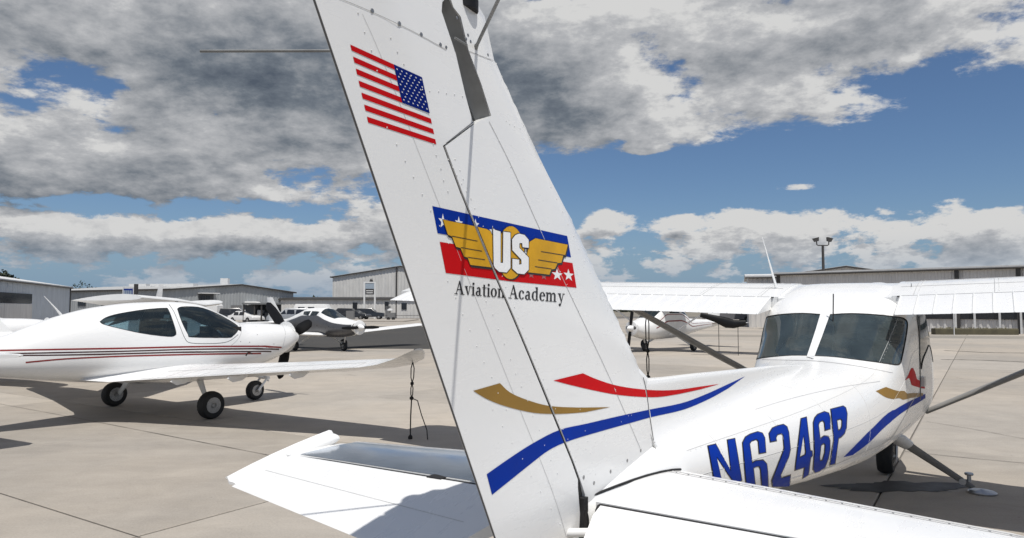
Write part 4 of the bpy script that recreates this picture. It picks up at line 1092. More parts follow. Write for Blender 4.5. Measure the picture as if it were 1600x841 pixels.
for u, v in ((402, 523), (428, 538), (390, 535), (404, 540), (416, 543), (376, 534), (400, 510)):
    a = LS.inv(F2, u, v); p = Vector(low_fus(*a)); n = LS.normal(*a) * SG2; MB().lathe([(.009, -.001), (.008, .002), (.003, .003)], p, n, 8).build('cowl_fastener', SCREW, low)
# nose
MB().lathe([(.18, -.03), (.17, .02), (.14, .08), (.09, .14), (.03, .18), (.002, .19)], (2.60, 0, 1.17), (1, 0, .0), 24).build('spinner', WHITE, low, True)
_n = Vector((2.60, 0, 1.15)); MB().lathe([(.300, -.02), (.27, .015), (.20, .03), (.1, .03)], _n, (1, 0, 0), 24).build('cowl_front', WHITE, low, True)
hub = Vector((2.67, 0, 1.17))
for (u, v), ln in (((415, 471), 1.0), ((487, 503), 1.0), ((436, 592), 1.0)):
    tip = F2.at(u, v, 'x', 2.70); d = tip - hub; L_ = min(d.length, .98); d.normalize(); side = Vector((1, 0, 0)).cross(d)
    mb = MB(); pts = [hub + d * L_ * q for q in (0, .12, .25, .5, .75, .93, 1.0)]
    mb.tube(pts, [.045, .045, .075, .105, .10, .075, .02], 12, flat=.16, up=(1, .45, 0)); mb.build('propeller_blade', BLACKGLOSS, low, True)
# wings: smooth fillet at the root, upswept tips
WL = [(.30, .95, -1.35, .60, .66), (.55, .85, -1.05, .62, .62), (.95, .80, -.88, .655, .655), (2.8, .83, -.38, .80, .80), (4.6, .86, .02, .945, .945), (4.85, .82, .06, .98, .985), (5.1, .70, .10, 1.05, 1.06), (5.28, .50, .14, 1.13, 1.14), (5.36, .36, .18, 1.18, 1.18)]
for sgn in (-1, 1):
    sec = [(sgn * a[0],) + a[1:] for a in WL[:5]]
    w_ = wing_part(sec, 0, 1.0, .145, .02, 20).build('wing', WHITE, low, True)
    tipw = wing_part([(sgn * a[0],) + a[1:] for a in WL[4:]], 0, 1.0, .145, .02, 20).build('upswept_tip', WHITE, w_, True)
    MB().lathe([(.05, -.02), (.06, .0), (.045, .03), (.01, .045)], (.48, sgn * 5.16, 1.125), (0, sgn, .5), 14).build('navigation_light', GLASS_DARK, w_, True)
    sm = MB()
    def wq(y, q, dz=.002):
        s_ = lerp_sections(WL, [y])[0]; c = s_[1] - s_[2]; return (s_[1] - q * c, sgn * y, s_[3] + (s_[4] - s_[3]) * q + foil(q, .145)[0] * c + dz)
    sm.tube([wq(y, .72) for y in (1.0, 2.0, 2.8, 3.6, 4.5)], .002, 4, cap=False)
    sm.tube([wq(2.8, q) for q in (.72, .8, .9, .99)], .002, 4, cap=False); sm.tube([wq(4.5, q) for q in (.72, .8, .9, .99)], .002, 4, cap=False)
    sm.tube([wq(y, .97) for y in (1.0, 2.8, 4.5)], .0018, 4, cap=False)
    sm.build('skin_seam', FAINT, w_)
    for y in (1.55, 2.5, 3.5):
        s_ = lerp_sections(WL, [y])[0]; M = Matrix.Translation((s_[2] + .26, sgn * y - .012, s_[4] - .02)) @ Matrix.Rotation(R(90), 4, 'X') 
        MB().prism([(.10, .0), (-.22, 0), (-.25, -.03), (-.16, -.085), (-.02, -.07)], .024, M).build('flap_bracket', WHITE, w_)
# tail
tsec = [(.05, -2.75, -3.65, 1.13, 1.13), (1.62, -2.62, -3.25, 1.135, 1.135), (1.72, -2.70, -3.2, 1.135, 1.135)]
for sgn in (-1, 1):
    wing_part([(sgn * a[0],) + a[1:] for a in tsec], 0, 1, .09, 0, 12).build('stabilizer', WHITE, low, True)
fo_ = MB(); 
def simple_fin(mb, pts, th=.045):
    """pts outline (x,z); a lens-shaped fin"""
    n = len(pts); cx = sum(p[0] for p in pts) / n; cz = sum(p[1] for p in pts) / n
    v = [(p[0], 0, p[1]) for p in pts] + [(cx + (p[0] - cx) * .55, th, cz + (p[1] - cz) * .7) for p in pts] + [(cx + (p[0] - cx) * .55, -th, cz + (p[1] - cz) * .7) for p in pts]
    f = []
    for i in range(n):
        j = (i + 1) % n; f += [(i, j, n + j, n + i), (j, i, 2 * n + i, 2 * n + j)]
    f += [tuple(range(n, 2 * n)), tuple(range(2 * n, 3 * n))[::-1]]
    return mb.add(v, f)
simple_fin(MB(), [(-2.9, 1.18), (-3.6, 2.1), (-4.05, 2.12), (-4.25, 1.0)]).build('vertical_fin', WHITE, low, True)
# gear
mw = F2.at(329, 655, 'z', 0); mw.z = .215
MB().tube([(mw.x + .10, mw.y + .50, .64), (mw.x + .02, mw.y + .11, .235)], [.085, .04], 12, flat=.35, up=(1, 0, 0)).build('main_gear_leg', WHITE_BG, low, True)
wheel(low, Vector((mw.x, mw.y, mw.z)), .215, .15)
lw2 = F2.at(178, 635, 'z', 0)
MB().tube([(lw2.x + .05, lw2.y - .55, .62), (lw2.x + .02, lw2.y - .11, .23)], [.08, .04], 12, flat=.35, up=(1, 0, 0)).build('main_gear_leg', WHITE_BG, low, True)
wheel(low, Vector((lw2.x, lw2.y, .21)), .21, .15)
nw2 = F2.at(398, 625, 'z', 0)
wheel(low, Vector((nw2.x, nw2.y, .18)), .18, .13)
ns = MB(); ns.tube([(nw2.x - .55, 0, .62), (nw2.x + .20, nw2.y, .40)], [.045, .03], 10); ns.tube([(nw2.x + .20, nw2.y - .1, .40), (nw2.x, nw2.y - .1, .18)], .022, 8); ns.tube([(nw2.x + .20, nw2.y + .1, .40), (nw2.x, nw2.y + .1, .18)], .022, 8); ns.box((nw2.x + .20, nw2.y, .40), (.06, .26, .05)); ns.tube([(nw2.x + .2, nw2.y, .40), (nw2.x + .30, nw2.y, .33)], .018, 8)
ns.build('nose_strut', WHITE_BG, low, True)
MB().tube([F2.at(96, 493, 'y', 0), F2.at(86, 481, 'y', 0), F2.at(69, 463, 'y', 0)], [.020, .011, .004], 8).build('whip_antenna', WHITE, low, True)
MB().tube([F2.at(276, 475, 'y', 0) - Vector((0, 0, .02)), F2.at(276, 471, 'y', 0)], [.04, .025], 10).build('air_vent', BLACK, low, True)
for y in (-.28, .28):
    s_ = MB(); s_.box((.42, y, .98), (.5, .44, .16)); s_.box((.16, y, 1.25), (.14, .42, .50)); s_.box((.13, y, 1.56), (.09, .24, .12))
    o = s_.build('seat', DARKIN, low); bv = o.modifiers.new('bevel', 'BEVEL'); bv.width = .04; bv.segments = 3
MB().box2((1.05, -.46, 1.0), (1.25, .46, 1.38)).build('instrument_panel', BLACK, low)
MB().tube([(.95, -.22, 1.32), (.93, -.40, 1.24), (.93, -.38, 1.12), (.94, -.22, 1.10)], .014, 8).build('control_yoke', METAL, low, True)

# a second one farther along the line: only its nose and stripes show at the left edge
o = copy_tree(low, None, skip=('propeller_blade', 'cowl_fastener'))
_ff, _ll = heading_vec(H2)
o.location = O2 + _ll * 10.4 + _ff * .3; tag(o, 'white low-wing aircraft cut off by the left edge, red pinstripes, beyond the larger one', 'aircraft', 'low-wing aircraft parked in the line')

# ================================================================== generic small aircraft for the background
TYPES = {
 'high': dict(W=([-4.2, -2.6, -1.0, -.2, 1.2, 2.0, 2.6], [.06, .20, .46, .55, .56, .48, .30]), T=([-4.2, -2.6, -1.2, -.6, .0, .9, 1.25, 1.8, 2.6], [1.15, 1.22, 1.30, 1.68, 1.92, 1.92, 1.72, 1.33, 1.15]),
              B=([-4.2, -2, 0, 1.4, 2.3, 2.6], [.95, .70, .48, .46, .60, .75]), nose=2.6, hub=.93),
 'low': dict(W=([-4.0, -2.6, -1.0, 0, 1.2, 2.0, 2.7], [.05, .22, .50, .57, .55, .48, .34]), T=([-4.0, -2.4, -1.2, -.4, .5, 1.1, 1.7, 2.7], [1.12, 1.25, 1.52, 1.72, 1.72, 1.48, 1.30, 1.16]),
             B=([-4.0, -2, 0, 1.4, 2.3, 2.7], [.95, .72, .54, .54, .62, .78]), nose=2.7, hub=.95)}
def light_plane(loc, heading, label, kind='high', body=WHITE_BG, lower=None, fin_h=2.35, stripe=None, group=None, blade_rot=90, span=4.9, wing=True):
    T_ = TYPES[kind]; root = empty('light_aircraft', loc, heading, label, 'aircraft', group)
    W, T, B = pchip(*T_['W']), pchip(*T_['T']), pchip(*T_['B']); x0, x1 = T_['W'][0][0], T_['nose']
    def fn(x, t):
        y, z = superring(W(x), T(x), B(x), 2.5, 2.4, .48)(t / TS); return (x, y, z)
    S_ = Surf(fn, x0, x1, 0, TS, 44, 36)
    if kind == 'high':
        hs = [[(.0, 1.90), (.62, 1.90), (.74, 1.98), (.62, 2.0), (.6, 2.06)] and [(-.05, 1.86), (.80, 1.86), (.72, 2.07), (-.0, 2.07)], [(.95, 1.10), (1.72, 1.20), (1.80, 1.5), (1.72, 1.80), (.95, 1.90), (1.0, 1.5)], [(-.95, 1.92), (-.22, 1.88), (-.18, 2.04), (-.62, 2.02)]]
        hs = [hs[0], mirror(hs[0]), hs[1], hs[2], mirror(hs[2])]; names = ['door_window', 'door_window', 'windshield', 'rear_window', 'rear_window']
    else:
        hs = [[(-.55, 1.87), (-.02, 1.85), (-.02, 2.05), (-.45, 2.02)], [(.08, 1.85), (.62, 1.87), (.55, 2.04), (.08, 2.06)], [(.72, 1.12), (1.52, 1.22), (1.58, 1.5), (1.52, 1.78), (.72, 1.88), (.62, 1.5)]]
        hs = [hs[0], mirror(hs[0]), hs[1], mirror(hs[1]), hs[2]]; names = ['side_window'] * 4 + ['windshield']
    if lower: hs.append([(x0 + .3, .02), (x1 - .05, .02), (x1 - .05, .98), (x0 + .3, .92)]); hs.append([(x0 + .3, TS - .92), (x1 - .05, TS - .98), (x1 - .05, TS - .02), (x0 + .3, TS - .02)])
    hs = [dens_poly(h, .12) for h in hs]
    P, bF, hF = S_.body(hs); ob('fuselage', orient(used(P, bF, 'fuselage')), body, root)
    for k, h in enumerate(hF):
        if k < len(names): ob(names[k], orient(used(P, h, names[k])), GLASS_DARK, root)
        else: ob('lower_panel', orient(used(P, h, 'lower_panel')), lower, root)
    lin = [f for f in bF if all(-1.5 < P[i][0] < 1.9 for i in f)]
    ob('cabin_lining', orient(used([(p[0], p[1] * .96, 1.1 + (p[2] - 1.1) * .96) for p in P], lin, 'cabin_lining')), DARKIN, root)
    for y in (-.26, .26):
        s_ = MB(); s_.box((.25, y, .95), (.45, .42, .14)); s_.box((.02, y, 1.22), (.12, .40, .48)); s_.build('seat', DARKIN, root)
    hz = T_['hub']
    MB().lathe([(.29, -.02), (.28, .04), (.2, .06)], (x1, 0, hz), (1, 0, 0), 18).build('cowl_front', body, root, True)
    for y in (-.17, .17): MB().lathe([(.06, 0), (.065, .01)], (x1 + .05, y, hz + .02), (1, 0, 0), 12).build('air_intake', BLACK, root, True)
    MB().lathe([(.13, .05), (.12, .12), (.07, .24), (.01, .30)], (x1, 0, hz), (1, 0, 0), 14).build('spinner', body, root, True)
    for k in (0, 180):
        a = R(blade_rot + k); d = Vector((0, math.sin(a), math.cos(a))); c = Vector((x1 + .1, 0, hz))
        MB().tube([c, c + d * .25, c + d * .6, c + d * .86, c + d * .9], [.03, .06, .065, .04, .01], 8, flat=.22, up=(1, .4, 0)).build('propeller_blade', BLACKGLOSS, root, True)
    if kind == 'high': ws = [(.0, 1.25, -.35, 1.86, 1.78), (2.6, 1.25, -.35, 1.93, 1.85), (span, .95, -.2, 1.99, 1.93)]
    else: ws = [(.3, 1.0, -.55, .62, .58), (1.0, .95, -.5, .66, .64), (span, .9, -.35, .92, .90), (span + .15, .7, -.2, .95, .94)]
    if wing:
        for sgn in (1, -1):
            wing_part([(sgn * a[0],) + a[1:] for a in ws], 0, 1, .105, .02, 12).build('wing', body, root, True)
            if kind == 'high': MB().tube([(.75, sgn * .52, .66), (.6, sgn * 2.5, 1.82)], [.035, .035], 8, flat=.5, up=(1, 0, 0)).build('wing_strut', body, root, True)
    for sgn in (1, -1):
        wing_part([(sgn * a[0],) + a[1:] for a in [(.05, x0 + .9, x0 + .05, 1.08, 1.08), (1.5, x0 + .75, x0 + .15, 1.08, 1.08)]], 0, 1, .09, 0, 8).build('stabilizer', body, root, True)
    simple_fin(MB(), [(x0 + 1.25, 1.18), (x0 + .25, fin_h), (x0 - .22, fin_h), (x0 + .02, 1.0)]).build('vertical_fin', body, root, True)
    for sgn in (1, -1):
        MB().tube([(.05, sgn * .42, .60), (.05, sgn * 1.10, .21)], [.06, .03], 8, flat=.4, up=(1, 0, 0)).build('main_gear_leg', body, root, True)
        wheel(root, Vector((.05, sgn * 1.17, .20)), .20, .14, n=16)
    wheel(root, Vector((1.72, 0, .17)), .17, .12, n=16)
    MB().tube([(1.8, 0, .62), (1.74, 0, .34)], .03, 8).build('nose_fork', METAL, root, True)
    if stripe:
        for t0, m_ in stripe:
            for tt in (t0, TS - t0):
                poly = [(x0 + .5, tt - .008), (x1 - .9, tt - .009), (x1 - .9, tt + .009), (x0 + .5, tt + .008)]
                pp = dens_poly(poly, .12); Pn, Fn = S_.decal([pp], .006 * check_sign(S_, 0, .75 * TS), .12); ob('side_stripe', used(Pn, Fn, 'side_stripe'), m_, root)
    return root
def dir_heading(dx, dy): return math.atan2(dx, dy)
GREYSIDE = simple('lower_body_grey', (0.10, 0.10, 0.105), 0.30, metal=.3)  # darker grey for the lower half of the body
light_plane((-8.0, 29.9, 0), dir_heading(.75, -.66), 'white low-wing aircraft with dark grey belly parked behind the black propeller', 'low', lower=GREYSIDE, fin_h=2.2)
light_plane((6.45, 29.6, 0), dir_heading(-.70, -.71), 'white high-wing aircraft with thin maroon side stripes, seen under the near wing', 'high', stripe=[(2.10, MAROON), (2.24, MAROON)], blade_rot=8)
e = light_plane((-8.85, 17.6, 0), dir_heading(.97, .24), 'white high-wing aircraft whose wing shows above the large low-wing one', 'high', fin_h=2.3, blade_rot=88); e.scale = (1, 1, .955)
light_plane((-17.5, 32.8, 0), dir_heading(-.7, .7), 'distant white low-wing aircraft whose fin stands over the near canopy', 'low', fin_h=2.7)


# ================================================================== tie-down ropes
def rope(name, label, top, foot, tail, group):
    mb = MB()
    d = foot - top; L_ = d.length
    s1 = Vector((.02, 0, 0)); 
    mb.tube([top, top + d * .08 - s1, top + d * .2 - s1 * .9, top + d * .27], .007, 7); mb.tube([top, top + d * .08 + s1, top + d * .2 + s1 * .9, top + d * .27], .007, 7)
    mb.lathe([(.004, -.03), (.022, -.015), (.024, .01), (.004, .03)], top + d * .28, d, 10)
    mb.tube([top + d * .28, top + d * .34 - s1 * .7, top + d * .42 - s1 * .6, top + d * .47], .007, 7); mb.tube([top + d * .28, top + d * .34 + s1 * .7, top + d * .42 + s1 * .6, top + d * .47], .007, 7)
    mb.lathe([(.004, -.03), (.026, -.012), (.028, .012), (.004, .03)], top + d * .47, d, 10)
    mb.tube([top + d * .47, top + d * .7 + Vector((-.004, 0, 0)), foot], .0085, 8)
    mb.lathe([(.004, -.02), (.028, 0), (.03, .03), (.006, .06)], foot - Vector((0, 0, 0)), -d, 10)
    mb.tube([top + d * .47, top + d * .50 + (tail - foot) * .35, top + d * .68 + (tail - foot) * .6, top + d * .88 + (tail - foot) * .95, tail], .007, 8)
    o = mb.build(name, ROPE, None, True); return tag(o, label, 'rope', group)
rt = F2.world((.42, -4.98, .955)); ft = ground(641, 686); tl = ground(668, 687)
rope('tie_down_rope', 'black knotted tie-down rope hanging from the low-wing aircraft\'s upswept tip', at_depth(645, 566, ft.y), ft, tl, 'black tie-down ropes')
ft = Vector((1.62, 8.65, 0)); tp_ = at_depth(1011, 488, 8.65); 
rope('tie_down_rope', 'black knotted tie-down rope hanging under the near high wing beside its strut', tp_, Vector((tp_.x + .01, 8.65, 0)), Vector((tp_.x + .14, 8.6, .0)), 'black tie-down ropes')

# ================================================================== airfield surface and far setting
ASPH = concrete('old_asphalt', (0.060, 0.058, 0.055))
GRASS = simple('dry_grass', (0.15, 0.135, 0.075), 0.95, var=0.35, scale=.4)
a_ = MB(); a_.add([(-30, 33, -.004), (-2, 30, -.004), (3, 66, -.004), (-50, 74, -.004)], [(0, 1, 2, 3)]); a_ = a_.build('asphalt_lane', ASPH)
a_.location.z = .008; tag(a_, kind='structure')
b2 = MB(); b2.add([(6, 44, .004), (70, 34, .004), (70, 37.5, .004), (6, 48, .004)], [(0, 1, 2, 3)]); tag(b2.build('service_road', concrete('worn_road', (0.27, 0.25, 0.22))), kind='structure')
isl = MB()
for (x0, x1, y0, y1) in ((-24, -13.5, 90, 104), (22, 40, 78, 96)): isl.box2((x0, y0, -.03), (x1, y1, .13))
tag(isl.build('kerbed_island', CONC2), kind='structure')
tar = simple('tar_patch', (0.035, 0.033, 0.03), 0.85)
def tar_strip(pts, w, name='tar_crack_seal'):
    mb = MB(); V = []; n = len(pts)
    rr = random.Random(len(pts) * 7 + int(pts[0][0] * 3))
    P_ = smooth_poly([(p[0], p[1]) for p in pts], 8)
    for i, p in enumerate(P_):
        d = (P_[min(i + 1, len(P_) - 1)] - P_[max(i - 1, 0)]).normalized(); nn = Vector((-d.y, d.x)); q = w * (.5 + rr.random() * .7)
        V += [(p.x + nn.x * q, p.y + nn.y * q, .0055), (p.x - nn.x * q, p.y - nn.y * q, .0055)]
    mb.add(V, [(2 * i, 2 * i + 2, 2 * i + 3, 2 * i + 1) for i in range(len(P_) - 1)]); return tag(mb.build(name, tar), kind='structure')
def gg(u, v): q = ground(u, v); return (q.x, q.y)
tar_strip([gg(1475, 548), gg(1500, 549), gg(1540, 551), gg(1600, 552), gg(1700, 554)], .10)
tar_strip([gg(1470, 562), gg(1530, 563), gg(1620, 567)], .05)
tar_strip([gg(960, 548), gg(1030, 549), gg(1110, 549.5), gg(1190, 551)], .09)
tar_strip([gg(1447, 659), gg(1520, 671), gg(1620, 690)], .006); tar_strip([gg(1414, 706), gg(1500, 715), gg(1620, 726)], .006)
tar_strip([gg(-20, 628), gg(100, 650), gg(240, 677), gg(385, 705), gg(440, 716)], .006)
GROUND_DARK = simple('dark_ground_patch', (0.05, 0.045, 0.04), 0.6)  # flat dark patch on the ground by the nose wheel
_o = FR.world((5.7, -.35, 0)); mb = MB(); rr = random.Random(5); pts = []
for k in range(40):
    a = 2 * math.pi * k / 40; q = 1 + .2 * math.sin(a * 2 + 1) + .12 * math.sin(a * 5) + rr.uniform(-.15, .15); pts.append((_o.x + math.cos(a) * .55 * q, _o.y + math.sin(a) * .22 * q, .0045))
tag(mb.add(pts, [tuple(range(40))]).build('dark_ground_patch', GROUND_DARK), kind='structure')

# ---- corrugated buildings
def siding(name, base, rib=0.30, rot=0.0):
    m, t, b, o = newmat(name)
    v = objvec(t); 
    n = t.noise(t.vmath('MULTIPLY', v, (1, 1, .25)), 1.3, 6, .65); st_n = t.noise(t.vmath('MULTIPLY', v, (3, 3, .12)), 1.0, 5, .7)
    col = t.ramp(n, [(.3, tuple(c * .86 for c in base)), (.7, tuple(min(1, c * 1.10) for c in base))])
    col = t.mix(t.math('MULTIPLY', t.smooth(st_n, .58, .8), .35), col, tuple(c * .55 for c in base))
    t.link(col, b.inputs['Base Color']); b.inputs['Roughness'].default_value = .55
    return m
S_LIGHT = siding('beige_metal_siding', (0.60, 0.585, 0.555)); S_GREY = siding('grey_metal_siding', (0.33, 0.345, 0.35)); S_BLUE = siding('pale_blue_metal_siding', (0.50, 0.54, 0.58)); S_WHITE = siding('pale_metal_siding', (0.60, 0.585, 0.565))
TRIM = simple('dark_trim', (0.045, 0.042, 0.04), .6); ROOFM = siding('white_metal_roof', (0.62, 0.62, 0.61)); WIN = simple('dark_window_glass', (0.02, 0.022, 0.026), .12); DOORM = simple('grey_door', (0.17, 0.17, 0.17), .6); CONCW = simple('white_painted_steel', (.66, .66, .65), .5)
def wall_panel(A, B, z0, topA, topB, rib, out, mat, name, parent, depth=.045):
    """corrugated sheet between two ground points; top may slope; openings are set proud"""
    A = Vector(A); B = Vector(B); L_ = (B - A).length; d = (B - A) / L_; n = max(2, int(L_ / rib)); V = []
    for i in range(n + 1):
        for k, (dx, dn) in enumerate(((0, 0), (.25, 0), (.36, 1), (.64, 1), (.75, 0))):
            q = min(L_, (i + dx) * L_ / n) if i < n else L_
            p = A + d * q + out * (dn * depth if i < n else 0); zt = topA + (topB - topA) * q / L_
            V.append((p.x, p.y, z0)); V.append((p.x, p.y, zt))
            if i == n: break
    m = len(V) // 2; return ob(name, mesh(name, V, [(2 * i, 2 * i + 2, 2 * i + 3, 2 * i + 1) for i in range(m - 1)]), mat, parent)
def hangar(label, C, dA, LA, dB, LB, eave, ridge, wall, gable='A', rib=.45, name='hangar', roofmat=None, cat='building', off=.5):
    """rectangle from corner C along dA (length LA) and dB (length LB); the gable stands on side `gable`"""
    C = Vector((C[0], C[1], 0)); dA = Vector((*dA, 0)).normalized(); dB = Vector((*dB, 0)).normalized()
    root = bpy.data.objects.new(name, None); COL.objects.link(root); tag(root, label, cat); root.location = C
    def W(a, b, z=0): p = dA * a + dB * b; return Vector((p.x, p.y, z))
    nA, nB = -dB, -dA
    rr = ridge - eave
    if gable == 'A':
        for (b, nn) in ((0, nA), (LB, -nA)):
            wall_panel(W(0, b), W(LA * off, b), 0, eave, ridge, rib, nn, wall, 'wall', root); wall_panel(W(LA * off, b), W(LA, b), 0, ridge, eave, rib, nn, wall, 'wall', root)
        for a, nn in ((0, nB), (LA, -nB)): wall_panel(W(a, 0), W(a, LB), 0, eave, eave, rib, nn, wall, 'wall', root)
        e = .35; R_ = MB(); Wr = lambda a, b, z: W(a, b, z)
        for a0, a1, z0, z1 in ((-e, LA * off, eave - .06, ridge), (LA * off, LA + e, ridge, eave - .06)):
            R_.add([Wr(a0, -e, z0 + .05), Wr(a1, -e, z1 + .05), Wr(a1, LB + e, z1 + .05), Wr(a0, LB + e, z0 + .05), Wr(a0, -e, z0 + .16), Wr(a1, -e, z1 + .16), Wr(a1, LB + e, z1 + .16), Wr(a0, LB + e, z0 + .16)], [(0, 1, 2, 3), (4, 7, 6, 5), (0, 4, 5, 1), (1, 5, 6, 2), (2, 6, 7, 3), (3, 7, 4, 0)])
        roof = R_.build('roof', roofmat or ROOFM, root)
        T_ = MB()
        for a0, a1, z0, z1 in ((-e, LA * off, eave - .06, ridge), (LA * off, LA + e, ridge, eave - .06)):
            p, q = W(a0, -e - .03, z0 - .10), W(a1, -e - .03, z1 - .10); T_.add([p, q, q + Vector((0, 0, .22)), p + Vector((0, 0, .22)), p + nA * -.06, q + nA * -.06, q + nA * -.06 + Vector((0, 0, .22)), p + nA * -.06 + Vector((0, 0, .22))], [(0, 1, 2, 3), (4, 7, 6, 5), (0, 4, 5, 1), (3, 2, 6, 7), (0, 3, 7, 4), (1, 5, 6, 2)])
        T_.build('fascia', TRIM, root)
        G_ = MB()
        for a in (-e, LA + e): G_.tube([W(a, -e, eave - .02), W(a, LB + e, eave - .02)], .13, 6)
        G_.build('gutter', TRIM, root)
    else:
        for a, nn in ((0, nB), (LA, -nB)):
            wall_panel(W(a, 0), W(a, LB / 2), 0, eave, ridge, rib, nn, wall, 'wall', root); wall_panel(W(a, LB / 2), W(a, LB), 0, ridge, eave, rib, nn, wall, 'wall', root)
        for b, nn in ((0, nA), (LB, -nA)): wall_panel(W(0, b), W(LA, b), 0, eave, eave, rib, nn, wall, 'wall', root)
        e = .3; R_ = MB()
        for b0, b1, z0, z1 in ((-e, LB / 2, eave, ridge), (LB / 2, LB + e, ridge, eave)):
            R_.add([W(-e, b0, z0 + .02), W(LA + e, b0, z0 + .02), W(LA + e, b1, z1 + .02), W(-e, b1, z1 + .02), W(-e, b0, z0 + .14), W(LA + e, b0, z0 + .14), W(LA + e, b1, z1 + .14), W(-e, b1, z1 + .14)], [(0, 1, 2, 3), (4, 7, 6, 5), (0, 4, 5, 1), (1, 5, 6, 2), (2, 6, 7, 3), (3, 7, 4, 0)])
        R_.build('roof', roofmat or ROOFM, root)
        G_ = MB(); G_.box2((0, 0, 0), (0, 0, 0)); G_ = MB(); G_.tube([W(-e, -e, eave - .05), W(LA + e, -e, eave - .02)], .08, 6); G_.build('gutter', TRIM, root)
    root['_x'] = 0; del root['_x']
    def feature(nm, side, a0, a1, z0, z1, mat, proud=.07, depth=.05, frame=None):
        """a box on wall side 'A' (along dA, facing camera) or 'B' (along dB)"""
        if side == 'A': p, q, nn = W(a0, 0), W(a1, 0), nA
        elif side == 'B': p, q, nn = W(0, a0), W(0, a1), nB
        else: p, q, nn = W(LA, a0), W(LA, a1), -nB
        mb = MB(); V = []
        for o_ in (proud, proud + depth):
            for pt, z in ((p, z0), (q, z0), (q, z1), (p, z1)): w = pt + nn * o_; V.append((w.x, w.y, z))
        mb.add(V, [(0, 1, 2, 3), (4, 7, 6, 5), (0, 4, 5, 1), (1, 5, 6, 2), (2, 6, 7, 3), (3, 7, 4, 0)])
        return mb.build(nm, mat, root)
    root_feature[root.name] = feature
    return root
root_feature = {}
def feat(root, *a, **k): return root_feature[root.name](*a, **k)
def px_on(C, d, u):
    """distance along a wall line from C in direction d at which bearing u is met"""
    k = (u - 800) / FPX / math.cos(PITCH); dd = Vector(d).normalized(); 
    return (k * C[1] - C[0]) / (dd.x - k * dd.y)

# left hangar
C = (-60.4, 98.0); dA = (.336, -.94)
hl = hangar('pale blue-grey metal hangar at the far left with a dark high window band', C, dA, 62, (-.94, -.336), 26, 4.5, 6.6, S_BLUE, gable='B', rib=.55)
a0 = px_on(C, dA, 50); feat(hl, 'window_band', 'A', a0, 62, 2.25, 3.30, WIN); feat(hl, 'door_panel', 'A', a0, a0 + 9.5, .05, 2.2, S_WHITE, proud=.10); feat(hl, 'door_panel', 'A', a0 + 9.6, a0 + 19, .05, 2.2, S_WHITE, proud=.10)
feat(hl, 'corner_trim', 'A', -.05, .35, 0, 4.45, TRIM)
# middle grey hangar
C = (-50.0, 105.0); dA = (11.3, 22.0)
hm = hangar('grey metal hangar with a shallow gable, left of centre behind the parked vehicles', C, dA, 24.7, (-.89, .46), 34, 4.5, 5.5, S_GREY, gable='A', rib=.6, off=.52, roofmat=siding('weathered_roof', (.42, .42, .41)))
feat(hm, 'door_recess', 'A', px_on(C, dA, 311), px_on(C, dA, 334), 1.4, 3.9, DARKIN); feat(hm, 'awning', 'A', px_on(C, dA, 309), px_on(C, dA, 337), 3.95, 4.1, CONCW, proud=.1, depth=1.0)
feat(hm, 'window', 'A', px_on(C, dA, 314), px_on(C, dA, 320), 2.7, 3.6, WIN, proud=.14); feat(hm, 'window', 'A', px_on(C, dA, 322), px_on(C, dA, 328), 2.7, 3.6, WIN, proud=.14)
feat(hm, 'roller_door', 'A', px_on(C, dA, 362), px_on(C, dA, 378), 0.0, 2.2, DOORM)
for k, (a, b) in enumerate(((3, 5), (8, 10.5), (14, 16), (20, 22), (26, 27))): feat(hm, 'window', 'B', a, b, 2.1, 3.3, WIN)
rv_ = hm
for a, b, w, hgt in ((6, 4, 2.6, .5), (8, 10, 3, .45), (10.5, 16, 3, .45), (11.5, 2.0, 1.2, 1.1), (12.2, 24, 3, .5)):
    M_ = MB(); p = Vector((*dA, 0)).normalized() * a + Vector((-.89, .46, 0)) * b; z_ = 4.6 + .95 * a / 12.8; M_.box((p.x, p.y, z_ + hgt / 2), (w, w * .7, hgt)); M_.build('roof_vent', CONCW, hm)
# beige hangar behind the fin with its low annexe
hb = hangar('tall beige hangar with dark roof edge and downpipe, just left of the fin', (-33.8, 135), (1, .0), 25.5, (0, 1), 30, 7.6, 9.6, S_LIGHT, gable='A', rib=.6)
feat(hb, 'downpipe', 'A', px_on((-33.8, 135), (1, 0), 619), px_on((-33.8, 135), (1, 0), 621), 3.2, 9.4, TRIM, proud=.1, depth=.2)
ha = hangar('long low beige annexe with small dark windows in front of the tall beige hangar', (-40.0, 124), (1, .02), 36, (0, 1), 9.5, 3.3, 3.6, S_LIGHT, gable='B', rib=.6, roofmat=TRIM)
for u0, u1, z0, z1, m_ in ((552, 559, 1.4, 2.7, WIN), (602, 608, 1.5, 2.8, WIN), (628, 636, 1.5, 2.6, WIN), (656, 662, 1.5, 2.6, WIN), (470, 474, 1.6, 2.5, WIN)):
    feat(ha, 'window', 'A', px_on((-40, 124), (1, .02), u0), px_on((-40, 124), (1, .02), u1), z0, z1, m_)
feat(ha, 'door', 'A', px_on((-40, 124), (1, .02), 603), px_on((-40, 124), (1, .02), 611), 0, 2.1, DOORM); feat(ha, 'downpipe', 'A', px_on((-40, 124), (1, .02), 619), px_on((-40, 124), (1, .02), 620.5), 0, 3.2, TRIM)
feat(ha, 'rail', 'A', px_on((-40, 124), (1, .02), 585), 35, .45, .52, TRIM, proud=.6)
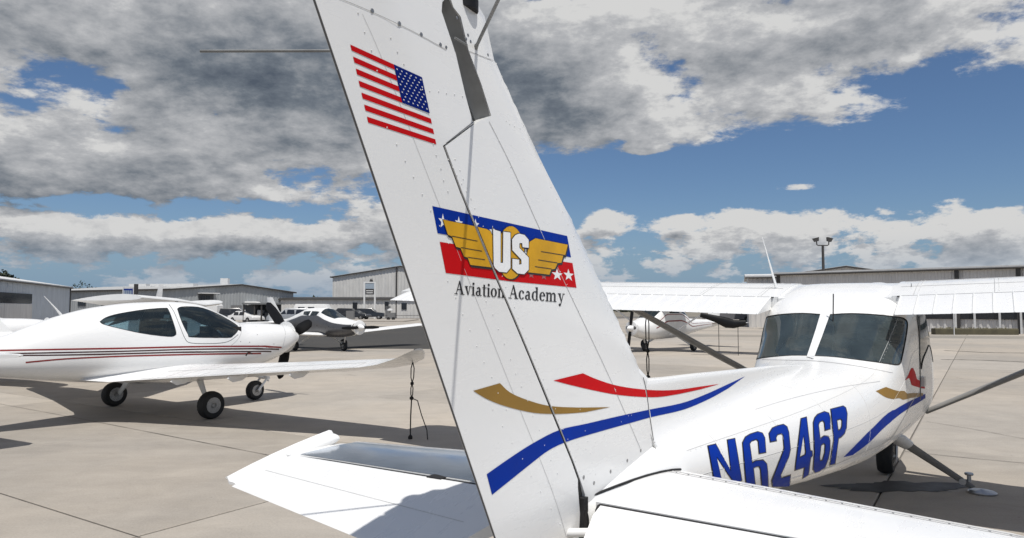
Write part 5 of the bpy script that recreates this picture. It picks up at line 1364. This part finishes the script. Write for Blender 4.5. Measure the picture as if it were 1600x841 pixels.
# long hangar on the right
C = (21.5, 58.0); dA = (.77, -.64)
hr = hangar('long pale ribbed hangar across the right background behind the near wing', C, dA, 44, (.64, .77), 26, 4.45, 5.0, S_WHITE, gable='B', rib=.42)
feat(hr, 'corner_trim', 'A', -.05, .22, 0, 4.4, TRIM)
for u in (1495, 1591): a = px_on(C, dA, u); feat(hr, 'downpipe', 'A', a - .13, a + .13, 0, 4.35, TRIM, proud=.12, depth=.12)
a = px_on(C, dA, 1470); feat(hr, 'window_band', 'A', 1.0, 43, .95, 1.75, WIN)
for u in (1491.5, 1521, 1560, 1593): a = px_on(C, dA, u); feat(hr, 'door_post', 'A', a - .06, a + .06, 0, 2.0, CONCW, proud=.2, depth=.1)
hx = hangar('small beige wing of the right hangar with a dark window at its left end', (21.3, 64.5), (.95, -.30), 9, (.30, .95), 12, 4.5, 4.9, S_WHITE, gable='B', rib=.42)
feat(hx, 'window', 'A', .6, 2.0, 2.2, 3.3, WIN)
hy_ = hangar('low-pitched gable roof rising behind the long right hangar', (40.0, 96.0), (.99, -.10), 9, (.1, .99), 20, 6.6, 7.25, S_LIGHT, gable='A', rib=.6)
tr = MB(); p, q = ground(1462, 523), ground(1592, 523.5)
dv = (q - p).normalized(); nn = Vector((-dv.y, dv.x, 0)); V = []
for pt in (p, q):
    for o_, z_ in ((0, 0), (.0, .36), (.08, .40), (.55, .40), (.62, .34), (.62, 0)): w_ = pt + nn * o_; V.append((w_.x, w_.y, z_))
tr.add(V, [(i, i + 1, i + 7, i + 6) for i in range(5)] + [tuple(range(6)), tuple(range(6, 12))]); t_ = tr.build('drain_trough', simple('olive_painted_wood', (0.085, 0.075, 0.045), .8, var=.3, scale=2)); tag(t_, 'long low olive-brown timber edging lying along the right hangar', 'edging')
wd = MB(); rr = random.Random(11)
for k in range(70):
    b_ = p.lerp(q, rr.uniform(0, .9)) + nn * rr.uniform(.05, .5); hh_ = rr.uniform(.05, .16)
    for j in range(3): an = rr.uniform(0, 6.28); wd.add([b_ + Vector((0, 0, .38)), b_ + Vector((.03, 0, .38)), b_ + Vector((math.cos(an) * .08, math.sin(an) * .08, .38 + hh_))], [(0, 1, 2)])
tag(wd.build('weeds', GRASS), kind='stuff')
# hydrant-like post with a thin pipe beside the trough
pp_ = ground(1491, 524); tag(MB().tube([pp_, pp_ + Vector((0, 0, 2.1))], .03, 8).build('standpipe', CONCW), 'thin pale upright pipe in front of the right hangar door', 'pipe')

# ---- light pole
lp = bpy.data.objects.new('light_pole', None); COL.objects.link(lp); lp.location = (26.1, 60, 0); tag(lp, 'dark twin-headed floodlight pole rising in front of the right hangar', 'light pole')
MB().tube([(0, 0, 0), (0, 0, 4), (0, 0, 7.0)], [.14, .12, .10], 10).build('pole', TRIM, lp, True)
MB().tube([(-.52, 0, 7.35), (-.50, 0, 7.05), (-.40, 0, 6.98), (.40, 0, 6.98), (.50, 0, 7.05), (.52, 0, 7.35)], .05, 8).build('bracket', TRIM, lp, True)
for sx in (-1, 1):
    M = Matrix.Translation((sx * .56, 0, 7.46)) @ Matrix.Scale(.8, 4) @ Matrix.Rotation(R(14 * sx), 4, 'Y')
    h_ = MB().add([M @ Vector(q) for q in ((-.30, -.2, .2), (.30, -.2, .2), (.30, .2, .2), (-.30, .2, .2), (-.2, -.14, -.2), (.2, -.14, -.2), (.2, .14, -.2), (-.2, .14, -.2))], [(0, 1, 2, 3), (4, 7, 6, 5), (0, 4, 5, 1), (1, 5, 6, 2), (2, 6, 7, 3), (3, 7, 4, 0)]).build('lamp_head', TRIM, lp)
    MB().add([M @ Vector(q) for q in ((-.26, -.16, .206), (.26, -.16, .206), (.26, .16, .206), (-.26, .16, .206))], [(0, 1, 2, 3)]).build('lens', CONCW, h_)

# ---- signs
def post_sign(label, cx, Y, px0, px1, ytop, ybot, build):
    sg_ = bpy.data.objects.new('sign', None); COL.objects.link(sg_); x0 = (px0 - 800) / FPX * Y; x1 = (px1 - 800) / FPX * Y
    sg_.location = ((x0 + x1) / 2, Y, 0); tag(sg_, label, 'sign'); build(sg_, x1 - x0, CAM_H + (HORIZON - ytop) / FPX * Y, CAM_H + (HORIZON - ybot) / FPX * Y); return sg_
PANELB = simple('blue_print', (0.006, 0.03, 0.22), .5); PALE = simple('pale_print', (.30, .36, .42), .5)
def sgA(o, w, zt, zb):
    MB().box2((-w / 2, -.05, zb), (w / 2, .05, zt)).build('panel', CONCW, o); MB().box2((w / 2, -.09, 0), (w / 2 + .28, .11, zt + .25)).build('post', TRIM, o)
    MB().box2((-w / 2 + .1, -.062, zt - .75), (w / 2 - .1, -.052, zt - .15)).build('blue_field', PANELB, o)
    for a, b in ((-.36, -.22), (-.17, -.05), (.0, .10), (.15, .25), (.29, .34)): MB().box2((a * w, -.075, zt - .62), (b * w, -.064, zt - .30)).build('print_mark', PALE, o)
    for a in (-.16, -.06, .04, .12): MB().box2((a * w, -.07, zb + .12), ((a + .06) * w, -.06, zb + .26)).build('print_mark', TRIM, o)
post_sign('small white sign with a blue field on a black post before the grey hangar', 202, 62, 192, 210, 448.5, 468, sgA)
sh_ = MB().box2((-1.05, -.2, 0), (1.1, .2, 2.45)); o = sh_.build('sign_base_cabinet', DARKIN); o.location = ((202 - 800) / FPX * 62.5, 62.6, 0); tag(o, 'dark cabinet standing directly below the small blue and white sign', 'cabinet')
def sgB(o, w, zt, zb):
    for sx in (-1, 1): MB().box2((sx * w / 2 - .13, -.12, 0), (sx * w / 2 + .13, .12, zt)).build('post', CONCW, o)
    MB().box2((-w / 2 + .14, -.10, zt - .22), (w / 2 - .14, .10, zt)).build('top_rail', CONCW, o)
    MB().box2((-w / 2 + .14, -.05, zb), (w / 2 - .14, .05, zt - .23)).build('panel', PALE, o)
    MB().box2((-w / 2 + .16, -.07, zb + .02), (w / 2 - .16, -.055, zb + .95)).build('lower_field', TRIM, o)
    for k, (a, b) in enumerate(((-.30, .30), (-.34, .32))): MB().box2((a * w, -.085, zb + .22 + k * .34), (b * w, -.072, zb + .36 + k * .34)).build('print_line', CONCW, o)
    M_ = MB().add([(-.05 * w, -.075, zb + 2.0), (.05 * w, -.075, zb + 2.65), (.14 * w, -.075, zb + 2.4), (.2 * w, -.075, zb + 2.75), (.36 * w, -.075, zb + 2.0), (-.05 * w, -.055, zb + 2.0), (.05 * w, -.055, zb + 2.65), (.14 * w, -.055, zb + 2.4), (.2 * w, -.055, zb + 2.75), (.36 * w, -.055, zb + 2.0)], [(0, 4, 3, 2, 1)] + [(i, (i + 1) % 5, 5 + (i + 1) % 5, 5 + i) for i in range(5)] + [(5, 6, 7, 8, 9)]); M_.build('emblem', TRIM, o)
    MB().box2((-.42 * w, -.075, zb + 1.98), (-.05 * w, -.055, zb + 2.06)).build('print_line', TRIM, o)
post_sign('tall white-framed sign on two posts before the beige hangar', 577, 118, 569.5, 586, 440.5, 460.5, sgB)

# ---- vehicles
TYREB = BLACK
def car(label, cat, loc, heading, L, prof, W_, paint, glass=None, name='parked_car', wheels=(.2, .8), wr=.34, wins=(), extra=None, group=None):
    """side profile (x from the rear, z) extruded with tumblehome; windows are proud panes"""
    root = empty(name, loc, heading, label, cat, group)
    n = len(prof); V = []; zt = max(p[1] for p in prof)
    rows = [(-1, 1.0), (-.94, 1.0), (.94, 1.0), (1, 1.0)]
    for y, _ in rows:
        for x, z in prof:
            tuck = 1 - .14 * max(0, (z - .95) / max(.01, zt - .95)) if z > .95 else 1
            edge = .06 if abs(y) == 1 else 0
            V.append((x - L / 2, y * W_ / 2 * tuck, z - edge * (1 if z > .6 else 0)))
    F = [(r_ * n + i, r_ * n + (i + 1) % n, (r_ + 1) * n + (i + 1) % n, (r_ + 1) * n + i) for r_ in range(3) for i in range(n)] + [tuple(range(n)), tuple(range(3 * n, 4 * n))]
    MB().add(V, F).build('body', paint, root, True)
    for x0, x1, z0, z1, sl in wins:
        for sy in (-1, 1):
            def P_(x, z): return (x - L / 2, sy * (W_ / 2 * (1 - .14 * max(0, (z - .95) / max(.01, zt - .95))) + .012), z)
            MB().add([P_(x0, z0), P_(x1, z0), P_(x1 - sl, z1), P_(x0 + sl * .3, z1)], [(0, 1, 2, 3)]).build('window', WIN, root)
    for wx in wheels:
        for sy in (-1, 1):
            t = MB().lathe([(wr * .6, -.11), (wr, -.10), (wr, .10), (wr * .6, .11)], (wx * L - L / 2, sy * (W_ / 2 - .08), wr), (0, 1, 0), 14).build('wheel', BLACK, root, True)
            MB().lathe([(wr * .5, .115 * sy), (wr * .2, .13 * sy)], (wx * L - L / 2, sy * (W_ / 2 - .08), wr), (0, 1, 0), 12).build('hub', METAL, t, True)
    if extra: extra(root, L, W_)
    return root
DKCAR = simple('dark_car_paint', (.02, .021, .023), .25, coat=.5); SILV = simple('silver_car_paint', (.34, .35, .36), .3, metal=.4)
suv = [(.05, .45), (.0, .95), (.25, 1.05), (.45, 1.68), (2.6, 1.74), (3.35, 1.12), (4.4, 1.0), (4.6, .75), (4.6, .42), (2.3, .36)]
sedan = [(.05, .42), (.0, .85), (.6, .95), (1.3, 1.38), (2.5, 1.40), (3.3, .96), (4.3, .85), (4.5, .65), (4.5, .38), (2.2, .33)]
van = [(.0, .45), (.0, 2.1), (.2, 2.3), (4.2, 2.3), (4.9, 1.35), (5.5, 1.15), (5.6, .7), (5.6, .45), (2.8, .4)]
bus = [(.0, .6), (.0, 2.6), (.3, 2.8), (8.4, 2.8), (8.9, 2.5), (9.0, 1.2), (9.0, .6), (4.5, .5)]
SW = [(.65, 1.55, 1.08, 1.55, .1), (1.65, 2.5, 1.08, 1.55, .1), (2.55, 3.15, 1.08, 1.55, .45)]
DW = [(1.1, 2.0, .92, 1.28, .15), (2.05, 3.0, .92, 1.28, .35)]
def at_px(u, Y): return ((u - 800) / FPX * Y, Y, 0)
car('white single-deck bus with a row of dark windows before the grey hangar', 'bus', at_px(362, 118), dir_heading(-1, -.1), 9.0, bus, 2.4, CONCW, name='bus', wr=.45, wins=[(.5 + k * 1.25, 1.5 + k * 1.25, 1.5, 2.3, .02) for k in range(6)])
car('white van parked at the left end of the vehicle row', 'van', at_px(316, 104), dir_heading(-1, .1), 5.6, van, 1.95, CONCW, name='van', wins=[(3.5, 4.3, 1.3, 2.0, .3)])
car('black pickup-sized car in front of the white bus', 'car', at_px(372, 88), dir_heading(1, .2), 4.6, suv, 1.85, DKCAR, wins=SW)
car('pale sedan nose beside the dark shed', 'car', at_px(386, 84), dir_heading(.8, -.5), 4.5, sedan, 1.8, CONCW, wins=DW)
car('silver SUV with pale windows behind the black propeller blade', 'car', at_px(452, 80), dir_heading(-1, -.25), 4.6, suv, 1.85, SILV, wins=SW)
car('white SUV right of the silver one, beyond the low-wing nose', 'car', at_px(474, 86), dir_heading(-.95, -.3), 4.6, suv, 1.85, CONCW, wins=SW)
def rack(root, L, W_): MB().tube([(-1.6, 0, 2.36), (0, 0, 2.46), (1.4, 0, 2.44), (2.0, 0, 2.30)], [.2, .6, .62, .25], 12, flat=.30, up=(0, 1, 0)).build('roof_shell', CONCW, root, True)
car('white motorhome with a rounded roof pod behind the grey-bellied aircraft', 'motorhome', at_px(494, 100), dir_heading(1, -.1), 5.6, [(.0, .5), (.0, 1.9), (.2, 2.3), (4.4, 2.3), (4.9, 1.35), (5.5, 1.15), (5.6, .6), (2.8, .42)], 2.1, CONCW, name='motorhome', wins=[(.6, 1.6, 1.3, 1.9, .05), (2.0, 3.0, 1.3, 1.9, .05)])
car('black SUV left of the small window of the beige annexe', 'car', at_px(533, 112), dir_heading(-1, .0), 4.7, suv, 1.9, DKCAR, wins=SW)
car('black SUV parked under the tall white-framed sign', 'car', at_px(579, 112), dir_heading(1, .05), 4.7, suv, 1.9, DKCAR, wins=SW)
car('dark sedan between the two black SUVs at the annexe', 'car', at_px(556, 108), dir_heading(1, -.3), 4.5, sedan, 1.8, DKCAR, wins=DW)
# open shed with dark interior
shd = bpy.data.objects.new('open_shed', None); COL.objects.link(shd); shd.location = at_px(410, 84); tag(shd, 'dark open-fronted shed with a flat roof before the grey hangar', 'shed')
MB().box2((-1.9, -1.2, 2.15), (1.9, 1.6, 2.35)).build('roof', GREYM, shd)
for sx in (-1.75, -.5, .3, 1.75): MB().box2((sx - .07, -1.1, 0), (sx + .07, -.96, 2.15)).build('post', TRIM, shd)
MB().box2((-1.8, 1.3, 0), (1.8, 1.4, 2.15)).build('back_wall', DARKIN, shd); MB().box2((-.35, -.6, 0), (.25, .2, 1.5)).build('cabinet', METAL, shd)
MB().box2((.5, -.5, 0), (1.7, .6, 1.2)).build('crate', DARKIN, shd); MB().box2((-1.75, -.5, .9), (-.6, .5, 2.1)).build('crate', DARKIN, shd)
# utility box and white dish near the annexe door
cb = bpy.data.objects.new('utility_cart', None); COL.objects.link(cb); cb.location = at_px(612, 100); tag(cb, 'small grey utility cart with a round white top beside the annexe door', 'cart')
MB().box2((-.5, -.4, .25), (.5, .4, 1.1)).build('body', DOORM, cb); MB().lathe([(.05, 0), (.42, .1), (.42, .3), (.1, .42)], (-.2, 0, 1.25), (0, 0, 1), 14).build('round_top', CONCW, cb, True); MB().tube([(-.2, 0, 1.0), (-.2, 0, 1.3)], .06, 8).build('neck', TRIM, cb)
for sx in (-.35, .35): MB().lathe([(.22, -.05), (.25, 0), (.22, .05)], (sx, -.42, .25), (0, 1, 0), 12).build('wheel', BLACK, cb, True)
bx = MB().box2((-.55, -.4, 0), (.55, .4, 1.35)).build('locker', DOORM); bx.location = at_px(548, 104); tag(bx, 'grey upright locker standing left of the tall white-framed sign', 'locker')
# flatbed trailer and truck on the right
tl_ = empty('flatbed_trailer', at_px(1195, 80), dir_heading(-1, .0), 'long grey flatbed trailer parked in front of the right hangar', 'trailer')
MB().box2((-4.0, -1.1, .82), (3.6, 1.1, 1.0)).build('deck', METAL, tl_); MB().box2((-4.0, -1.12, .62), (3.6, -1.0, .80)).build('side_rail', DOORM, tl_); MB().box2((-4.0, 1.0, .62), (3.6, 1.12, .80)).build('side_rail', DOORM, tl_)
for x_ in (-2.6, -1.8):
    for sy in (-1, 1): wheel(tl_, Vector((x_, sy * .95, .40)), .40, .24, n=14)
def bed(root, L, W_): pass
car('grey pickup truck with a dark tyre coupled in front of the flatbed trailer', 'truck', at_px(1140, 78), dir_heading(-1, .05), 5.6, [(.0, .62), (.0, 1.12), (1.9, 1.14), (1.95, 1.72), (3.4, 1.75), (4.1, 1.18), (5.4, 1.05), (5.6, .8), (5.6, .55), (2.8, .5)], 1.95, simple('grey_truck_paint', (.13, .13, .14), .4), name='pickup_truck', wr=.46, wins=[(2.15, 3.6, 1.18, 1.6, .35)])
tarp = MB().tube([FR.at(1, 1, 'z', 0) * 0 + Vector(at_px(1094, 26)) + Vector((0, 0, 1.47)), Vector(at_px(1118, 26)) + Vector((0, 0, 1.32)), Vector(at_px(1135, 26)) + Vector((0, 0, 1.18)), Vector(at_px(1146, 26)) + Vector((0, 0, 1.13)), Vector(at_px(1164, 26)) + Vector((0, 0, 1.18))], [.08, .13, .19, .15, .10], 12, flat=.6, up=(0, 1, 0))
o = tarp.build('black_fairing', BLACKGLOSS, None, True); tag(o, 'long curved black fairing in front of the maroon-striped aircraft tail', 'fairing')
MB().tube([Vector(at_px(1120, 26)) + Vector((0, 0, 1.41)), Vector(at_px(1134, 26)) + Vector((0, 0, 1.30)), Vector(at_px(1146, 26)) + Vector((0, 0, 1.23)), Vector(at_px(1163, 26)) + Vector((0, 0, 1.26))], [.012, .028, .028, .018], 8).build('pale_edge', CONCW, o, True)
for u_ in (1122, 1152): MB().tube([Vector(at_px(u_, 26)) + Vector((0, 0, 1.15)), Vector(at_px(u_, 26))], .012, 6).build('stand', TRIM, o)

# ---- trees beyond
LEAF = simple('dark_foliage', (0.030, 0.040, 0.022), .8, var=.5, scale=3); BARK = simple('bark', (.07, .055, .04), .9)
def tree(loc, H, W_, label, seed):
    rr = random.Random(seed); root = bpy.data.objects.new('tree', None); COL.objects.link(root); root.location = loc; tag(root, label, 'tree', 'dark trees beyond the hangars' if not label else None)
    mb = MB(); mb.tube([(0, 0, 0), (.1, 0, H * .4), (0, .1, H * .7)], [.35, .22, .08], 8)
    cl = []
    for k in range(9):
        a = rr.uniform(0, 6.28); z = H * rr.uniform(.45, .85); r_ = W_ * rr.uniform(.25, .5); c = Vector((math.cos(a) * r_, math.sin(a) * r_, z)); cl.append(c); mb.tube([(0, 0, H * .35), c], [.12, .03], 6)
    mb.build('trunk', BARK, root, True)
    cl.append(Vector((0, 0, H * .9))); f = MB()
    for c in cl:
        R0 = W_ * rr.uniform(.16, .30)
        for k in range(170):
            d = Vector((rr.gauss(0, 1), rr.gauss(0, 1), rr.gauss(0, .8))); d = d.normalized() * R0 * rr.uniform(.3, 1.1); p = c + d; s = H * .03 * rr.uniform(.6, 1.5)
            u = Vector((rr.gauss(0, 1), rr.gauss(0, 1), rr.gauss(0, 1))).normalized(); w = u.cross(Vector((rr.gauss(0, 1), rr.gauss(0, 1), 1))).normalized()
            f.add([p + u * s, p - u * s * .5 + w * s * .8, p - u * s * .5 - w * s * .8], [(0, 1, 2)])
    f.build('crown', LEAF, root)
    return root
tree(at_px(128, 150), 6.2, 6.5, 'dark round tree between the left hangar and the grey hangar', 1)
tree(at_px(112, 140), 4.6, 5, 'low dark tree against the right corner of the left hangar', 2)
tree(at_px(4, 130), 8.6, 4, 'dark treetop showing over the roof at the far left edge', 3)
tree(at_px(150, 170), 4.8, 9, 'wide low tree right of the round dark tree', 4)
hl_ = MB(); rr = random.Random(9)
for k in range(2600):
    x = rr.uniform(-260, 260); y = 330 + rr.uniform(-10, 10); s = rr.uniform(1, 2.6); z = abs(rr.gauss(0, 2.0)) + .5 + 1.5 * math.sin(x * .05) ** 2
    u = Vector((rr.gauss(0, 1), 0, rr.gauss(0, 1))).normalized(); w = Vector((-u.z, rr.uniform(-.3, .3), u.x)); p = Vector((x, y, z))
    hl_.add([p + u * s, p - u * s * .5 + w * s * .8, p - u * s * .5 - w * s * .8], [(0, 1, 2)])
tag(hl_.build('distant_tree_line', LEAF), kind='stuff')
